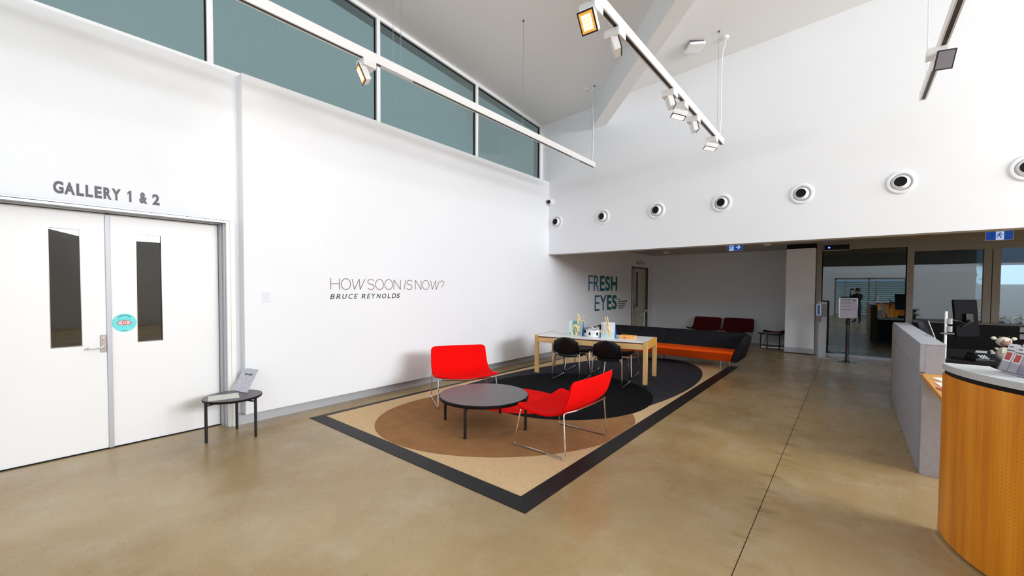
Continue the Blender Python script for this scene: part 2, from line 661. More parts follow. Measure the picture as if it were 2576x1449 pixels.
b = MB().box(-1.327, -0.71, 12.93, 14.65, 2.70, 2.82)
struct(b.build('trim_2', 'black_gap'), 'dark gap above the white pier')

# clerestory windows over the display wall
edges = [(-0.64, 1.47), (1.53, 3.64), (3.70, 5.81), (5.87, 7.955)]
for i, (a, e) in enumerate(edges):
    w = thing('window_%d' % (i + 1), 'clerestory window bay %s' % ['over the gallery doors', 'second from the doors', 'third from the doors', 'next to the bulkhead wall'][i], None)
    w['kind'] = 'structure'
    m_ = 0.03
    top = lambda y: zc(-5.75, y)
    fr = MB()
    fr.box(-5.79, -5.70, a - m_, e + m_, 4.13, 4.205)
    for s, y0, y1 in ((0, a - m_, a), (1, e, e + m_)):
        fr.hexa([(-5.79, y0, 4.205), (-5.70, y0, 4.205), (-5.70, y1, 4.205), (-5.79, y1, 4.205),
                 (-5.79, y0, top(y0)), (-5.70, y0, top(y0)), (-5.70, y1, top(y1)), (-5.79, y1, top(y1))])
    fr.hexa([(-5.79, a, top(a) - .055), (-5.70, a, top(a) - .055), (-5.70, e, top(e) - .055), (-5.79, e, top(e) - .055),
             (-5.79, a, top(a) + .02), (-5.70, a, top(a) + .02), (-5.70, e, top(e) + .02), (-5.79, e, top(e) + .02)])
    fr.build('window_frame', 'white_metal', w)
    g = MB()
    g.hexa([(-5.755, a + .012, 4.217), (-5.750, a + .012, 4.217), (-5.750, e - .012, 4.217), (-5.755, e - .012, 4.217),
            (-5.755, a + .012, top(a) - .067), (-5.750, a + .012, top(a) - .067), (-5.750, e - .012, top(e) - .067), (-5.755, e - .012, top(e) - .067)])
    g.build('pane', 'clerestory_glass', w)
    k = MB()
    for y0, y1 in ((a, a + .012), (e - .012, e)):
        k.hexa([(-5.76, y0, 4.205), (-5.735, y0, 4.205), (-5.735, y1, 4.205), (-5.76, y1, 4.205),
                (-5.76, y0, top(y0) - .055), (-5.735, y0, top(y0) - .055), (-5.735, y1, top(y1) - .055), (-5.76, y1, top(y1) - .055)])
    k.hexa([(-5.76, a, top(a) - .067), (-5.735, a, top(a) - .067), (-5.735, e, top(e) - .067), (-5.76, e, top(e) - .067),
            (-5.76, a, top(a) - .055), (-5.735, a, top(a) - .055), (-5.735, e, top(e) - .055), (-5.76, e, top(e) - .055)])
    k.build('gasket', 'black_gap', w)
b = MB().box(-5.80, -5.70, 7.98, 8.04, 4.13, 5.60)
struct(b.build('trim_3', 'white_metal'), 'white end post of the clerestory')
b = MB().box(-5.95, -5.79, -0.67, 8.04, 4.02, 4.14)
struct(b.build('trim_4', 'wall_paint'), 'sill ledge outside the clerestory')

# gallery double doors
door = thing('door_1', 'white double gallery doors with tall narrow vision panels', None)
door['kind'] = 'structure'


def leaf(parent, y0, y1, g0, g1, z0, z1, name='door_leaf', x=-5.81, h=2.38, mt='door_paint', gm='door_glass'):
    m_ = MB()
    m_.box(x - .045, x, y0, g0, 0.012, h)
    m_.box(x - .045, x, g1, y1, 0.012, h)
    m_.box(x - .045, x, g0, g1, 0.012, z0)
    m_.box(x - .045, x, g0, g1, z1, h)
    l_ = m_.build(name, mt, parent)
    MB().box(x - .026, x - .020, g0 - .004, g1 + .004, z0 - .004, z1 + .004).build('pane', gm, l_)
    bd = MB()
    for a_, b_, c_, d_ in ((g0, g0 + .005, z0, z1), (g1 - .005, g1, z0, z1), (g0 + .005, g1 - .005, z0, z0 + .006), (g0 + .005, g1 - .005, z1 - .006, z1)):
        bd.box(x - .019, x + .001, a_, b_, c_, d_)
    bd.build('glazing_bead', 'steel', l_)
    return l_


l1 = leaf(door, -0.305, 0.622, 0.232, 0.443, 1.062, 2.208)
l2 = leaf(door, 0.640, 1.572, 0.845, 1.057, 1.062, 2.208)
MB().box(-5.815, -5.796, 0.614, 0.652, 0.008, 2.375).build('astragal', 'aluminium_matte', door, bevel=0.003)
b = MB()
b.box(-5.83, -5.70, -0.35, 1.66, 2.384, 2.405)
b.box(-5.70, -5.618, -0.35, 1.66, 2.392, 2.418)
b.box(-5.66, -5.606, -0.35, 1.675, 2.418, 2.436)
b.build('door_head', 'aluminium', door, bevel=0.003)
b = MB()
b.box(-5.86, -5.72, 1.577, 1.602, 0, 2.39)
b.box(-5.72, -5.66, 1.59, 1.622, 0, 2.40)
b.box(-5.86, -5.66, -0.345, -0.31, 0, 2.39)
b.build('door_jamb', 'aluminium_matte', door, bevel=0.003)
b = MB()
b.box(-5.66, -5.617, 1.604, 1.69, 0, 2.42)
b.box(-5.64, -5.606, 1.64, 1.69, 0, 2.42)
b.build('architrave', 'trim_paint', door, bevel=0.006)
b = MB().box(-5.81, -5.800, 0.567, 0.609, 0.990, 1.163)
pl = b.build('lock_plate', 'steel', l1, bevel=0.002)
b = MB().tube([(-5.80, .592, 1.046), (-5.752, .592, 1.046), (-5.748, .472, 1.040), (-5.772, .468, 1.038)], .009, 10, round_=.02)
b.build('lever_handle', 'chrome', l1, smooth=True)
b = MB().lathe([(.010, 0), (.010, .006), (.004, .008)], 16, Matrix.Translation((-5.80, .589, 1.128)) @ Matrix.Rotation(PI / 2, 4, 'Y'))
b.ball((-5.797, .589, 1.112), .004, .005, .006)
b.build('lock_cylinder', 'chrome', l1, smooth=True)
b = MB().box(-5.86, -5.80, -0.31, 1.58, -0.004, 0.010)
b.build('threshold', 'black_gap', door)
# the unlit gallery behind the doors
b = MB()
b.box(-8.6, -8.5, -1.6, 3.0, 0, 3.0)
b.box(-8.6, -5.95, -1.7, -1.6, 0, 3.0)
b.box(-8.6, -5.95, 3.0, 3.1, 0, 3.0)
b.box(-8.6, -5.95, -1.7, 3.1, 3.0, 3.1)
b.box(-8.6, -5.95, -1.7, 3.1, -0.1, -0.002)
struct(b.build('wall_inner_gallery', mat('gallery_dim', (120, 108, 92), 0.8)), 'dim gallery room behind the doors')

# the hall's gallery door
hd = thing('door_2', 'pale double door of the further gallery in the hall', None)
hd['kind'] = 'structure'
mat('hall_door_paint', (196, 192, 180), 0.5)
leaf(hd, 12.82, 13.10, 12.90, 12.98, 1.05, 2.20, x=-5.56, h=2.33, mt='hall_door_paint')
lf = leaf(hd, 13.12, 14.12, 13.28, 13.46, 1.05, 2.20, x=-5.56, h=2.33, mt='hall_door_paint')
b = MB()
b.box(-5.70, -5.49, 12.78, 12.82, 0, 2.345)
b.box(-5.70, -5.49, 14.12, 14.16, 0, 2.345)
b.box(-5.70, -5.49, 12.78, 14.16, 2.335, 2.37)
b.build('door_frame', mat('hall_frame', (92, 86, 78), 0.5), hd)
MB().box(-5.565, -5.552, 13.10, 13.12, 0.01, 2.33).build('astragal', 'steel', hd)
b = MB().tube([(-5.555, 13.16, 1.04), (-5.50, 13.16, 1.04), (-5.50, 13.32, 1.04)], .010, 8, round_=.02)
b.box(-5.56, -5.552, 13.135, 13.19, .98, 1.17)
b.build('lever_handle', 'steel', lf)

# glass front between hall and garden side
b = MB()
b.box(-0.70, -0.585, 13.05, 13.16, 0, 2.82)
b.box(-0.585, 12.0, 13.05, 13.16, 2.665, 2.82)
b.box(0.975, 1.09, 13.04, 13.16, 0, 2.665)
struct(b.build('trim_5', 'frame_taupe', bevel=0.003), 'taupe metal frame of the glass front')
b = MB()
b.box(-0.585, 0.975, 13.03, 13.05, 2.64, 2.76)
b.box(1.09, 12.0, 13.045, 13.155, 2.53, 2.665)
b.box(2.147, 2.262, 13.045, 13.155, 0.965, 2.53)
b.box(2.272, 2.387, 13.045, 13.155, 0.965, 2.53)
b.box(5.2, 5.32, 13.045, 13.155, 0.965, 2.53)
struct(b.build('trim_6', 'frame_taupe', bevel=0.003), 'taupe rails and double post of the fixed glazing')
b = MB()
b.box(2.262, 2.272, 13.06, 13.15, 0.965, 2.53)
b.box(1.09, 12.0, 13.052, 13.15, 2.655, 2.672)
b.box(-0.585, 12.0, 13.052, 13.15, 2.808, 2.822)
struct(b.build('trim_7', 'black_gap'), 'dark shadow gaps of the glass front')
dr = thing('door_3', 'sliding glass door beside the white pier', None)
dr['kind'] = 'structure'
MB().box(-0.585, 0.975, 13.10, 13.11, 0.05, 2.64).build('pane', 'shopfront_glass', dr)
MB().box(-0.585, 0.975, 13.085, 13.125, 0.0, 0.05).build('bottom_rail', 'aluminium', dr)
b = MB()
b.box(-0.585, -0.565, 13.095, 13.115, 0.05, 2.64)
b.box(0.958, 0.975, 13.095, 13.115, 0.05, 2.64)
b.build('stile', 'black_gap', dr)
wn5 = thing('window_5', 'fixed pane behind the reception desk', None)
wn5['kind'] = 'structure'
MB().box(1.09, 2.147, 13.095, 13.105, 0.965, 2.53).build('pane', 'shopfront_glass', wn5)
wn6 = thing('window_6', 'fixed pane looking onto the garden wall', None)
wn6['kind'] = 'structure'
MB().box(2.387, 5.2, 13.095, 13.105, 0.965, 2.53).build('pane', glass_mat('garden_glass', (0.95, 0.97, 0.98), 0.05), wn6)
b = MB()
b.box(1.09, 12.0, 13.0, 13.2, 0, 0.93)
struct(b.build('wall_low', 'dark_laminate'), 'black low wall under the fixed glazing')
b = MB().box(1.09, 12.0, 12.96, 13.22, 0.93, 0.965)
struct(b.build('trim_8', mat('ledge_grey', (128, 122, 116), 0.5), bevel=0.003), 'grey ledge on the black low wall')
# dim lobby behind the sliding door
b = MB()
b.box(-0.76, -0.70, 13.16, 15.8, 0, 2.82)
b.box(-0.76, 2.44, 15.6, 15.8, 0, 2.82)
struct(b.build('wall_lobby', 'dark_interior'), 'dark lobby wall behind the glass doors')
b = MB()
b.box(2.0, 12.0, 17.0, 17.2, -0.1, 1.82)
struct(b.build('wall_garden', 'outdoor_white'), 'white garden wall outside')
b = MB().box(2.0, 12.0, 16.95, 17.25, 2.34, 3.3)
struct(b.build('trim_9', mat('fascia_slate', (96, 106, 122), 0.6)), 'slate fascia above the garden opening')

# walls behind and beside the camera, seen only in reflections
b = MB()
b.box(-6.0, -0.82, -6.95, -6.7, 0, 2.7)
b.box(2.47, 12.0, -6.95, -6.7, 0, 2.7)
b.box(-0.82, 2.47, -6.95, -6.7, 2.36, 2.7)
b.box(-6.0, 12.0, -6.95, -6.7, 5.9, 7.4)
b.box(-6.0, -3.8, -6.95, -6.7, 2.7, 5.9)
b.box(5.4, 12.0, -6.95, -6.7, 2.7, 5.9)
b.box(-3.8, 5.4, -6.95, -6.9, 2.7, 5.9)
struct(b.build('wall_entrance', 'wall_paint'), 'white entrance wall behind the photographer')
b = MB()
b.box(11.5, 11.7, -7.0, 8.2, 0, 7.4)
b.box(11.5, 11.7, 8.2, 17.0, 0, 3.0)
struct(b.build('wall_right', 'wall_paint'), 'white side wall beyond the reception')
b = MB()
for x in (-0.82, 0.78, 2.39):
    b.box(x, x + .08, -6.8, -6.72, 0, 2.36)
b.box(-0.82, 2.47, -6.8, -6.72, 2.28, 2.36)
struct(b.build('trim_10', 'frame_taupe'), 'metal frame of the entrance opening')
b = MB()
for z in (4.5, 6.15):
    b.box(-3.8, 5.4, -6.72, -6.62, z, z + .06)
for x in (-3.8, -1.5, 0.8, 3.1, 5.34):
    b.box(x, x + .06, -6.72, -6.62, 4.5, 6.2)
struct(b.build('trim_11', 'white_metal'), 'frame of the high entrance glazing')
gate = thing('louvre_gate', 'cream slatted gate outside the entrance, mirrored in the glass door', 'gate', (0, -9.6, 0))
for x in (-1.9, -0.35, 1.2, 2.75, 4.3):
    MB().box(x, x + .07, -.05, .05, 0, 2.25).build('post', 'gate_cream', gate)
sl = None
for k in range(16):
    z = 0.12 + k * 0.132
    if sl is None:
        sl = MB().box(-1.9, 4.37, -.075, -.052, 0, .085).build('slat', 'gate_cream', gate)
        sl.location.z = z
    else:
        c = sl.copy()
        COL.objects.link(c)
        c.location.z = z

# ------------------------------------------------------------------ lettering and small fittings on the display wall
def letters(name, label, items, z0, z1, x, m, shear=0.0, cat='lettering', group=None, weights=None):
    """items of (character, y0, y1): one vinyl line on a wall facing +X"""
    t = thing(name, label, cat, (x, items[0][1], z0), 0, group)
    for i, (ch, y0, y1) in enumerate(items):
        if ch == '1':
            w1, h1 = y1 - y0, z1 - z0
            vs_, fs_ = [(a_ * w1, c_ * h1, .0025) for a_, c_ in ((.42, 0), (1, 0), (1, 1), (.55, 1), (0, .80), (0, .62), (.42, .76))], [(0, 1, 2, 3, 4, 5, 6)]
        else:
            vs_, fs_ = text_mesh(ch, y1 - y0, z1 - z0, shear, weights[i] if weights else 0.0, 0.0025)
        MB().add(vs_, fs_, wall_frame((0, y0 - items[0][1], 0), (0, 1, 0), (0, 0, 1))).build('letter', m, t)
    return t


letters('wall_lettering', 'large grey GALLERY 1 & 2 lettering above the double doors',
        [('G', 0.267, 0.332), ('A', 0.336, 0.404), ('L', 0.413, 0.463), ('L', 0.473, 0.522), ('E', 0.534, 0.584), ('R', 0.595, 0.652), ('Y', 0.652, 0.719), ('1', 0.767, 0.797), ('&', 0.857, 0.919), ('2', 0.958, 1.017)],
        2.503, 2.617, -5.64, 'letter_grey', weights=[0.045] * 10)


def arc(cx, cy, rx, ry, a0, a1, n=28):
    return [(cx + rx * math.cos(math.radians(a0 + (a1 - a0) * i / n)), cy + ry * math.sin(math.radians(a0 + (a1 - a0) * i / n))) for i in range(n + 1)]


def strokes(ch):
    s_curve = arc(.5, .74, .46, .25, 25, 180, 14) + arc(.5, .74, .46, .22, 190, 255, 6) + arc(.5, .27, .48, .25, 78, 0, 8) + arc(.5, .26, .48, .26, -8, -155, 14)
    return {'H': [[(0, 0), (0, 1)], [(1, 0), (1, 1)], [(0, .52), (1, .52)]],
            'O': [arc(.5, .5, .5, .5, 0, 360, 40)],
            'W': [[(0, 1), (.18, 0)], [(.18, 0), (.55, 1)], [(.55, 1), (.62, 0)], [(.62, 0), (1, 1)]],
            'N': [[(0, 0), (0, 1)], [(0, 1), (1, 0)], [(1, 0), (1, 1)]],
            'I': [[(0, 0), (1, 1)]],
            'S': [s_curve],
            '?': [arc(.5, .74, .46, .26, 170, -40, 16) + [(.36, .34), (.32, .22)], [(.24, .03), (.25, 0)]]}[ch]


title = thing('wall_lettering', 'thin brown HOW SOON IS NOW? title lettering on the display wall', 'lettering', (-5.5, 2.787, 1.621))
for ch, y0, y1 in [('H', 2.787, 2.91), ('O', 2.938, 3.075), ('W', 3.099, 3.299), ('S', 3.342, 3.452), ('O', 3.474, 3.611), ('O', 3.632, 3.772), ('N', 3.796, 3.915),
                   ('I', 3.983, 4.017), ('S', 4.026, 4.149), ('N', 4.206, 4.321), ('O', 4.35, 4.488), ('W', 4.522, 4.715), ('?', 4.732, 4.821)]:
    tb = MB()
    for st in strokes(ch):
        if ch == 'S' and y0 > 4:
            st = [(p[0] * .9 + .12 * p[1], p[1]) for p in st]
        tb.tube([(.001, y0 - 2.787 + p[0] * (y1 - y0), p[1] * 0.153) for p in st], 0.0048, 6)
    tb.build('letter', 'letter_brown', title)
letters('wall_lettering', 'black slanted artist name set under the thin brown title',
        [('B', 2.776, 2.84), ('R', 2.862, 2.926), ('U', 2.951, 3.022), ('C', 3.043, 3.112), ('E', 3.127, 3.186), ('R', 3.243, 3.308), ('E', 3.331, 3.39), ('Y', 3.413, 3.469), ('N', 3.489, 3.563), ('O', 3.583, 3.658), ('L', 3.679, 3.73), ('D', 3.756, 3.835), ('S', 3.839, 3.908)],
        1.490, 1.560, -5.5, 'letter_black', shear=0.22, weights=[0.008] * 13)


def gradient_letters():
    m = bpy.data.materials.new('letter_blue_green')
    m.use_nodes = True
    nt = m.node_tree
    tc = nt.nodes.new('ShaderNodeNewGeometry')
    sp = nt.nodes.new('ShaderNodeSeparateXYZ')
    mr = nt.nodes.new('ShaderNodeMapRange')
    mr.inputs['From Min'].default_value = 9.95
    mr.inputs['From Max'].default_value = 11.72
    r = nt.nodes.new('ShaderNodeValToRGB')
    r.color_ramp.elements[0].color = lin(20, 96, 158)
    r.color_ramp.elements[1].color = lin(14, 110, 62)
    nt.links.new(tc.outputs['Position'], sp.inputs[0])
    nt.links.new(sp.outputs['Y'], mr.inputs['Value'])
    nt.links.new(mr.outputs[0], r.inputs['Fac'])
    nt.links.new(r.outputs[0], nt.nodes['Principled BSDF'].inputs['Base Color'])
    MATS['letter_blue_green'] = m


gradient_letters()
letters('wall_lettering', 'blue to green FRESH lettering, upper word on the hall wall',
        [('F', 9.947, 10.2), ('R', 10.241, 10.55), ('E', 10.603, 10.899), ('S', 10.932, 11.241), ('H', 11.287, 11.721)], 1.578, 2.011, -5.5, 'letter_blue_green',
        weights=[-0.012, 0.004, 0.02, 0.03, 0.036])
letters('wall_lettering', 'blue to green EYES lettering, lower word on the hall wall',
        [('E', 10.309, 10.593), ('Y', 10.614, 11.022), ('E', 11.056, 11.358), ('S', 11.382, 11.708)], 1.022, 1.457, -5.5, 'letter_blue_green', weights=[-0.006, 0.012, 0.026, 0.036])
sm_t = thing('wall_lettering', 'small black list of artists beside the blue green words', 'lettering', (-5.5, 11.81, 1.03))
for k, w_ in enumerate((0.12, 0.62, 0.45, 0.50, 0.42)):
    sm = MB()
    z = .27 - k * 0.066
    y = 0
    while y < w_ - .02:
        l_ = random.uniform(.03, .055)
        sm.box(0, .002, y, y + l_, z, z + random.choice((.026, .036, .03)))
        y += l_ + .012
    tag(sm.build('text_line', 'letter_black', sm_t), kind='stuff')
gs = thing('wall_lettering', 'small dark gallery number sign above the hall door', 'lettering', (-5.5, 13.117, 2.463))
vs_, fs_ = text_mesh('GALLERY 3 & 4', 0.78, 0.115, 0, 0.012, 0.0025)
tag(MB().add(vs_, fs_, wall_frame((0, 0, 0), (0, 1, 0), (0, 0, 1))).build('text_line', 'letter_black', gs), kind='stuff')

# eye sticker on the door
es = thing('eye_sticker', 'round turquoise sticker with a red eye on the white door', 'sticker', (-5.81, 0.747, 1.276))
F_ = wall_frame((0, 0, 0), (0, 1, 0), (0, 0, 1))
MB().lathe([(.095, 0), (.095, .0015)], 40, F_).build('disc', 'sticker_turquoise', es)
eye = [(.052 * math.cos(t) * 1.0, .021 * math.sin(t) * (1 - .35 * abs(math.cos(t)) ** 3)) for t in [2 * PI * i / 36 for i in range(36)]]
MB().prism([(x * 1.12, y * 1.18) for x, y in eye], .0015, .0022, F_).build('eye_outline', 'sticker_red', es)
MB().prism([(x * .96, y * .92) for x, y in eye], .0022, .0028, F_).build('eye_white', 'sticker_pink', es)
MB().lathe([(.0195, .0028), (.0195, .0034)], 24, F_).build('iris', 'sticker_red', es)
MB().lathe([(.0140, .0034), (.0140, .0040)], 24, F_).build('iris_centre', 'sticker_pink', es)
MB().lathe([(.005, .0040), (.005, .0046)], 16, F_).build('pupil', 'sticker_ink', es)
for k, (a_, r0) in enumerate([(35, .046), (70, .033), (110, .033), (145, .046), (-35, .046), (-70, .036), (-110, .036), (-145, .046)]):
    c_, s_ = math.cos(math.radians(a_)), math.sin(math.radians(a_))
    MB().tube([(r0 * c_, r0 * s_, .002), ((r0 + .014) * c_, (r0 + .014) * s_, .002)], .0012, 5, M=F_).build('lash', 'sticker_ink', es)
ar = MB()
for k in range(15):
    t = math.radians(130 - k * 80 / 14)
    ar.box(-.003, .003, -.004, .004, .0015, .002, F_ @ Matrix.Translation((.074 * math.cos(t), .074 * math.sin(t), 0)) @ Matrix.Rotation(t - PI / 2, 4, 'Z'))
for k in range(8):
    ar.box(-.0025, .0025, -.003, .003, .0015, .002, F_ @ Matrix.Translation((-.022 + k * .0063, -.078, 0)))
tag(ar.build('lettering', 'sticker_ink', es), kind='stuff')

# switch plate
sw = thing('switch_plate', 'small white square control plate on the display wall', 'switch', (-5.5, 1.98, 1.54))
MB().box(0, .012, -.046, .046, -.066, .066).build('plate', 'white_plastic', sw, bevel=.004)
MB().box(.012, .017, -.034, .034, -.05, .05).build('cover', mat('plate_lilac', (224, 224, 238), .4), sw, bevel=.002)

# ------------------------------------------------------------------ rug with bevelled black edging
rug = thing('rug', 'large beige rug with overlapping brown, charcoal, black and red ovals and black ramp edging', 'rug', (0, 0, 0))
RX0, RX1, RY0, RY1, RZ = -5.10, -1.964, 2.512, 9.66, 0.025
OX0, OX1, OY0, OY1 = -5.25, -1.815, 2.372, 9.80
MB().box(RX0, RX1, RY0, RY1, 0.0, RZ).build('pile', 'rug_beige', rug)
o_ = [(OX0, OY0), (OX1, OY0), (OX1, OY1), (OX0, OY1)]
i_ = [(RX0, RY0), (RX1, RY0), (RX1, RY1), (RX0, RY1)]
for k in range(4):
    j = (k + 1) % 4
    g = 0.0015
    MB().hexa([o_[k] + (0.0,), o_[j] + (0.0,), i_[j] + (0.0,), i_[k] + (0.0,),
               o_[k] + (0.004,), o_[j] + (0.004,), i_[j] + (RZ + .003,), i_[k] + (RZ + .003,)]).build('ramp_edging', 'black_rubber', rug)


def oval(name, c, r1, r2, ang, z, m):
    n, pts = 96, []
    ca, sa = math.cos(math.radians(ang)), math.sin(math.radians(ang))
    for i in range(n):
        t = 2 * PI * i / n
        u, v = r1 * math.cos(t), r2 * math.sin(t)
        p = (c[0] + u * ca - v * sa, c[1] + u * sa + v * ca)
        pts.append((min(max(p[0], RX0 + .01), RX1 - .01), min(max(p[1], RY0 + .01), RY1 - .01)))
    return MB().prism(pts, RZ - .004, z, None).build(name, m, rug)


oval('charcoal_oval', (-3.512, 6.30), 3.36, 1.461, 83.2, RZ + .0015, 'rug_charcoal')
oval('brown_oval', (-3.369, 4.028), 1.628, 1.312, 50.1, RZ + .0030, 'rug_brown')
oval('black_oval', (-3.461, 5.498), 1.425, 1.328, 94.7, RZ + .0045, 'rug_black')
oval('red_oval', (-3.783, 4.643), 0.794, 0.635, 3.3, RZ + .0060, 'rug_red')
RT = RZ + .006


# ------------------------------------------------------------------ lounge chairs: one wide bent shell on a chrome sled
def spline(P_, n):
    out = []
    for i in range(len(P_) - 1):
        p0, p1, p2, p3 = P_[max(i - 1, 0)], P_[i], P_[i + 1], P_[min(i + 2, len(P_) - 1)]
        for k in range(n):
            t = k / n
            out.append(tuple(.5 * ((2 * p1[a]) + (-p0[a] + p2[a]) * t + (2 * p0[a] - 5 * p1[a] + 4 * p2[a] - p3[a]) * t * t + (-p0[a] + 3 * p1[a] - 3 * p2[a] + p3[a]) * t ** 3) for a in range(2)))
    out.append(tuple(P_[-1]))
    return out


def lounge_chair(label, loc, rotz, fabric, group, leg_z=0.0):
    """local +y is the way the sitter looks"""
    t = thing('lounge_chair', label, 'chair', loc, rotz, group)
    prof = spline([(-.415, .745), (-.375, .62), (-.325, .50), (-.255, .405), (-.15, .352), (0, .338), (.15, .355), (.285, .385)], 6)
    n, nv, hw = len(prof), 20, .435
    L_ = [0]
    for i in range(1, n):
        L_.append(L_[-1] + math.dist(prof[i], prof[i - 1]))
    tot = L_[-1]
    grid = []
    for i, (y, z) in enumerate(prof):
        s_ = L_[i]
        e = min(s_, tot - s_)
        rr = .055
        w_ = hw - (rr - math.sqrt(max(rr * rr - (rr - min(e, rr)) ** 2, 0)))
        w_ -= .018 * max(0, 1 - s_ / (tot * .55))
        back = max(0, min(1, (z - .40) / .3)) if y < -.2 else 0
        row = []
        for k in range(nv + 1):
            u = -1 + 2 * k / nv
            u = math.copysign(abs(u) ** .85, u)
            row.append((u * w_, y + .035 * back * u * u - (.0 if back else 0), z + .045 * (1 - back) * u * u))
        grid.append(row)
    vs_ = [p for r in grid for p in r]
    fs_ = [(i * (nv + 1) + k, i * (nv + 1) + k + 1, (i + 1) * (nv + 1) + k + 1, (i + 1) * (nv + 1) + k) for i in range(n - 1) for k in range(nv)]
    sh = MB().add(vs_, fs_).build('shell', fabric, t, smooth=True, angle=80)
    so = sh.modifiers.new('thickness', 'SOLIDIFY')
    so.thickness, so.offset = .026, 0
    bv = sh.modifiers.new('edge', 'BEVEL')
    bv.width, bv.segments, bv.limit_method, bv.angle_limit = .009, 3, 'ANGLE', math.radians(50)
    R_ = .0075
    hx = .425
    MB().tube([(-hx + .02, .235, .385), (-hx, .315, R_), (-hx, -.315, R_), (-hx + .01, -.285, .435),
               (-hx + .10, -.352, .450), (0, -.372, .456), (hx - .10, -.352, .450),
               (hx - .01, -.285, .435), (hx, -.315, R_), (hx, .315, R_), (hx - .02, .235, .385),
               (hx - .12, .215, .352), (0, .20, .33), (-hx + .12, .215, .352)], R_, 10, closed=True, round_=.035).build('sled_frame', 'chrome', t, smooth=True)
    return t


lounge_chair('red lounge chair facing the camera side, between coffee table and display wall', (-4.285, 4.135, RT), math.radians(-121.3), 'red_fabric', 'red lounge chairs')
lounge_chair('red lounge chair seen from behind, beside the black rug ramp', (-2.372, 3.735, RT), PI / 2, 'red_fabric', 'red lounge chairs')

# ------------------------------------------------------------------ round coffee table and three-legged side tables
ct = thing('coffee_table', 'round black coffee table with four legs among the red chairs', 'table', (-3.338, 3.551, RT))
MB().lathe([(.50, .332), (.518, .336), (.521, .36), (.515, .372)], 72).build('tabletop', 'grey_laminate', ct, smooth=True)
MB().lathe([(.522, .334), (.5245, .338), (.5245, .366), (.522, .369)], 72).build('rim', 'dark_laminate', ct, smooth=True)
lg = [(-.49, -.176), (.158, -.466), (.489, .171), (-.155, .467)]
for x, y in lg:
    MB().lathe([(.0165, 0), (.0165, .368)], 14, Matrix.Translation((x, y, 0))).build('leg', 'black_metal', ct, smooth=True)
for a_, b_ in ((0, 2), (1, 3)):
    MB().tube([lg[a_] + (.30,), (lg[a_][0] * .8, lg[a_][1] * .8, .325), (lg[b_][0] * .8, lg[b_][1] * .8, .325), lg[b_] + (.30,)], .011, 8).build('crossbar', 'black_metal', ct)


def side_table(label, loc, rotz, h=.452, r=.275, legr=.258):
    t = thing('side_table', label, 'table', loc, rotz, 'three-legged side tables')
    MB().lathe([(r - .008, h - .022), (r, h - .018), (r, h - .004), (r - .004, h)], 56).build('tabletop', 'grey_laminate', t, smooth=True)
    MB().lathe([(r + .0005, h - .024), (r + .003, h - .020), (r + .003, h - .003), (r + .001, h - .001)], 56).build('rim', 'dark_laminate', t, smooth=True)
    for k in range(3):
        a_ = 2 * PI * k / 3
        x, y = legr * math.cos(a_), legr * math.sin(a_)
        MB().lathe([(.013, 0), (.0145, .02), (.0145, h - .004)], 12, Matrix.Translation((x, y, 0))).build('leg', 'black_metal', t, smooth=True)
        MB().tube([(x, y, h - .06), (0, 0, h - .032)], .008, 8).build('brace', 'black_metal', t)
    return t


st_ = side_table('small round black side table with flyers beside the gallery doors', (-5.257, 1.545, 0), math.atan2(1.288 - 1.545, -5.23 + 5.257))
side_table('small round black side table in front of the end maroon chair', (-1.72, 13.26, 0), math.radians(-92))

fl = thing('flyer', 'printed map flyer lying flat on the side table', 'flyer', (-5.255, 1.458, .453), math.radians(75.8))
MB().box(-.138, .138, -.125, .125, 0, .0015).build('sheet', 'map_print', fl)
fs = thing('flyer_stand', 'clear stand holding an upright grey exhibition flyer', 'flyer stand', (-5.375, 1.648, .4546), math.radians(14.2))
T = Matrix.Translation((0, 0, .002)) @ Matrix.Rotation(math.radians(60), 4, 'X')
MB().box(-.135, .135, 0, .275, .002, .004, T).build('flyer_sheet', 'paper_print', fs)
tl = MB()
for k, (x, l_) in enumerate(((-.062, .02), (-.038, .018), (-.016, .014), (.004, .02), (.03, .022), (.056, .016))):
    tl.box(x, x + l_, .195, .215, .0042, .0046, T)
tag(tl.build('title_line', 'letter_grey', fs), kind='stuff')
MB().box(-.10, .10, 0, .20, -.003, .0, T).build('back_plate', 'acrylic', fs)
MB().box(-.10, .10, -.004, .055, .0, .0025).build('foot', 'acrylic', fs)

# ------------------------------------------------------------------ work table
TC, TA = Vector((-3.585, 6.737)), math.radians(10)


def on_table(u, v, z=0.0):
    return (TC.x + u * math.cos(TA) - v * math.sin(TA), TC.y + u * math.sin(TA) + v * math.cos(TA), z)


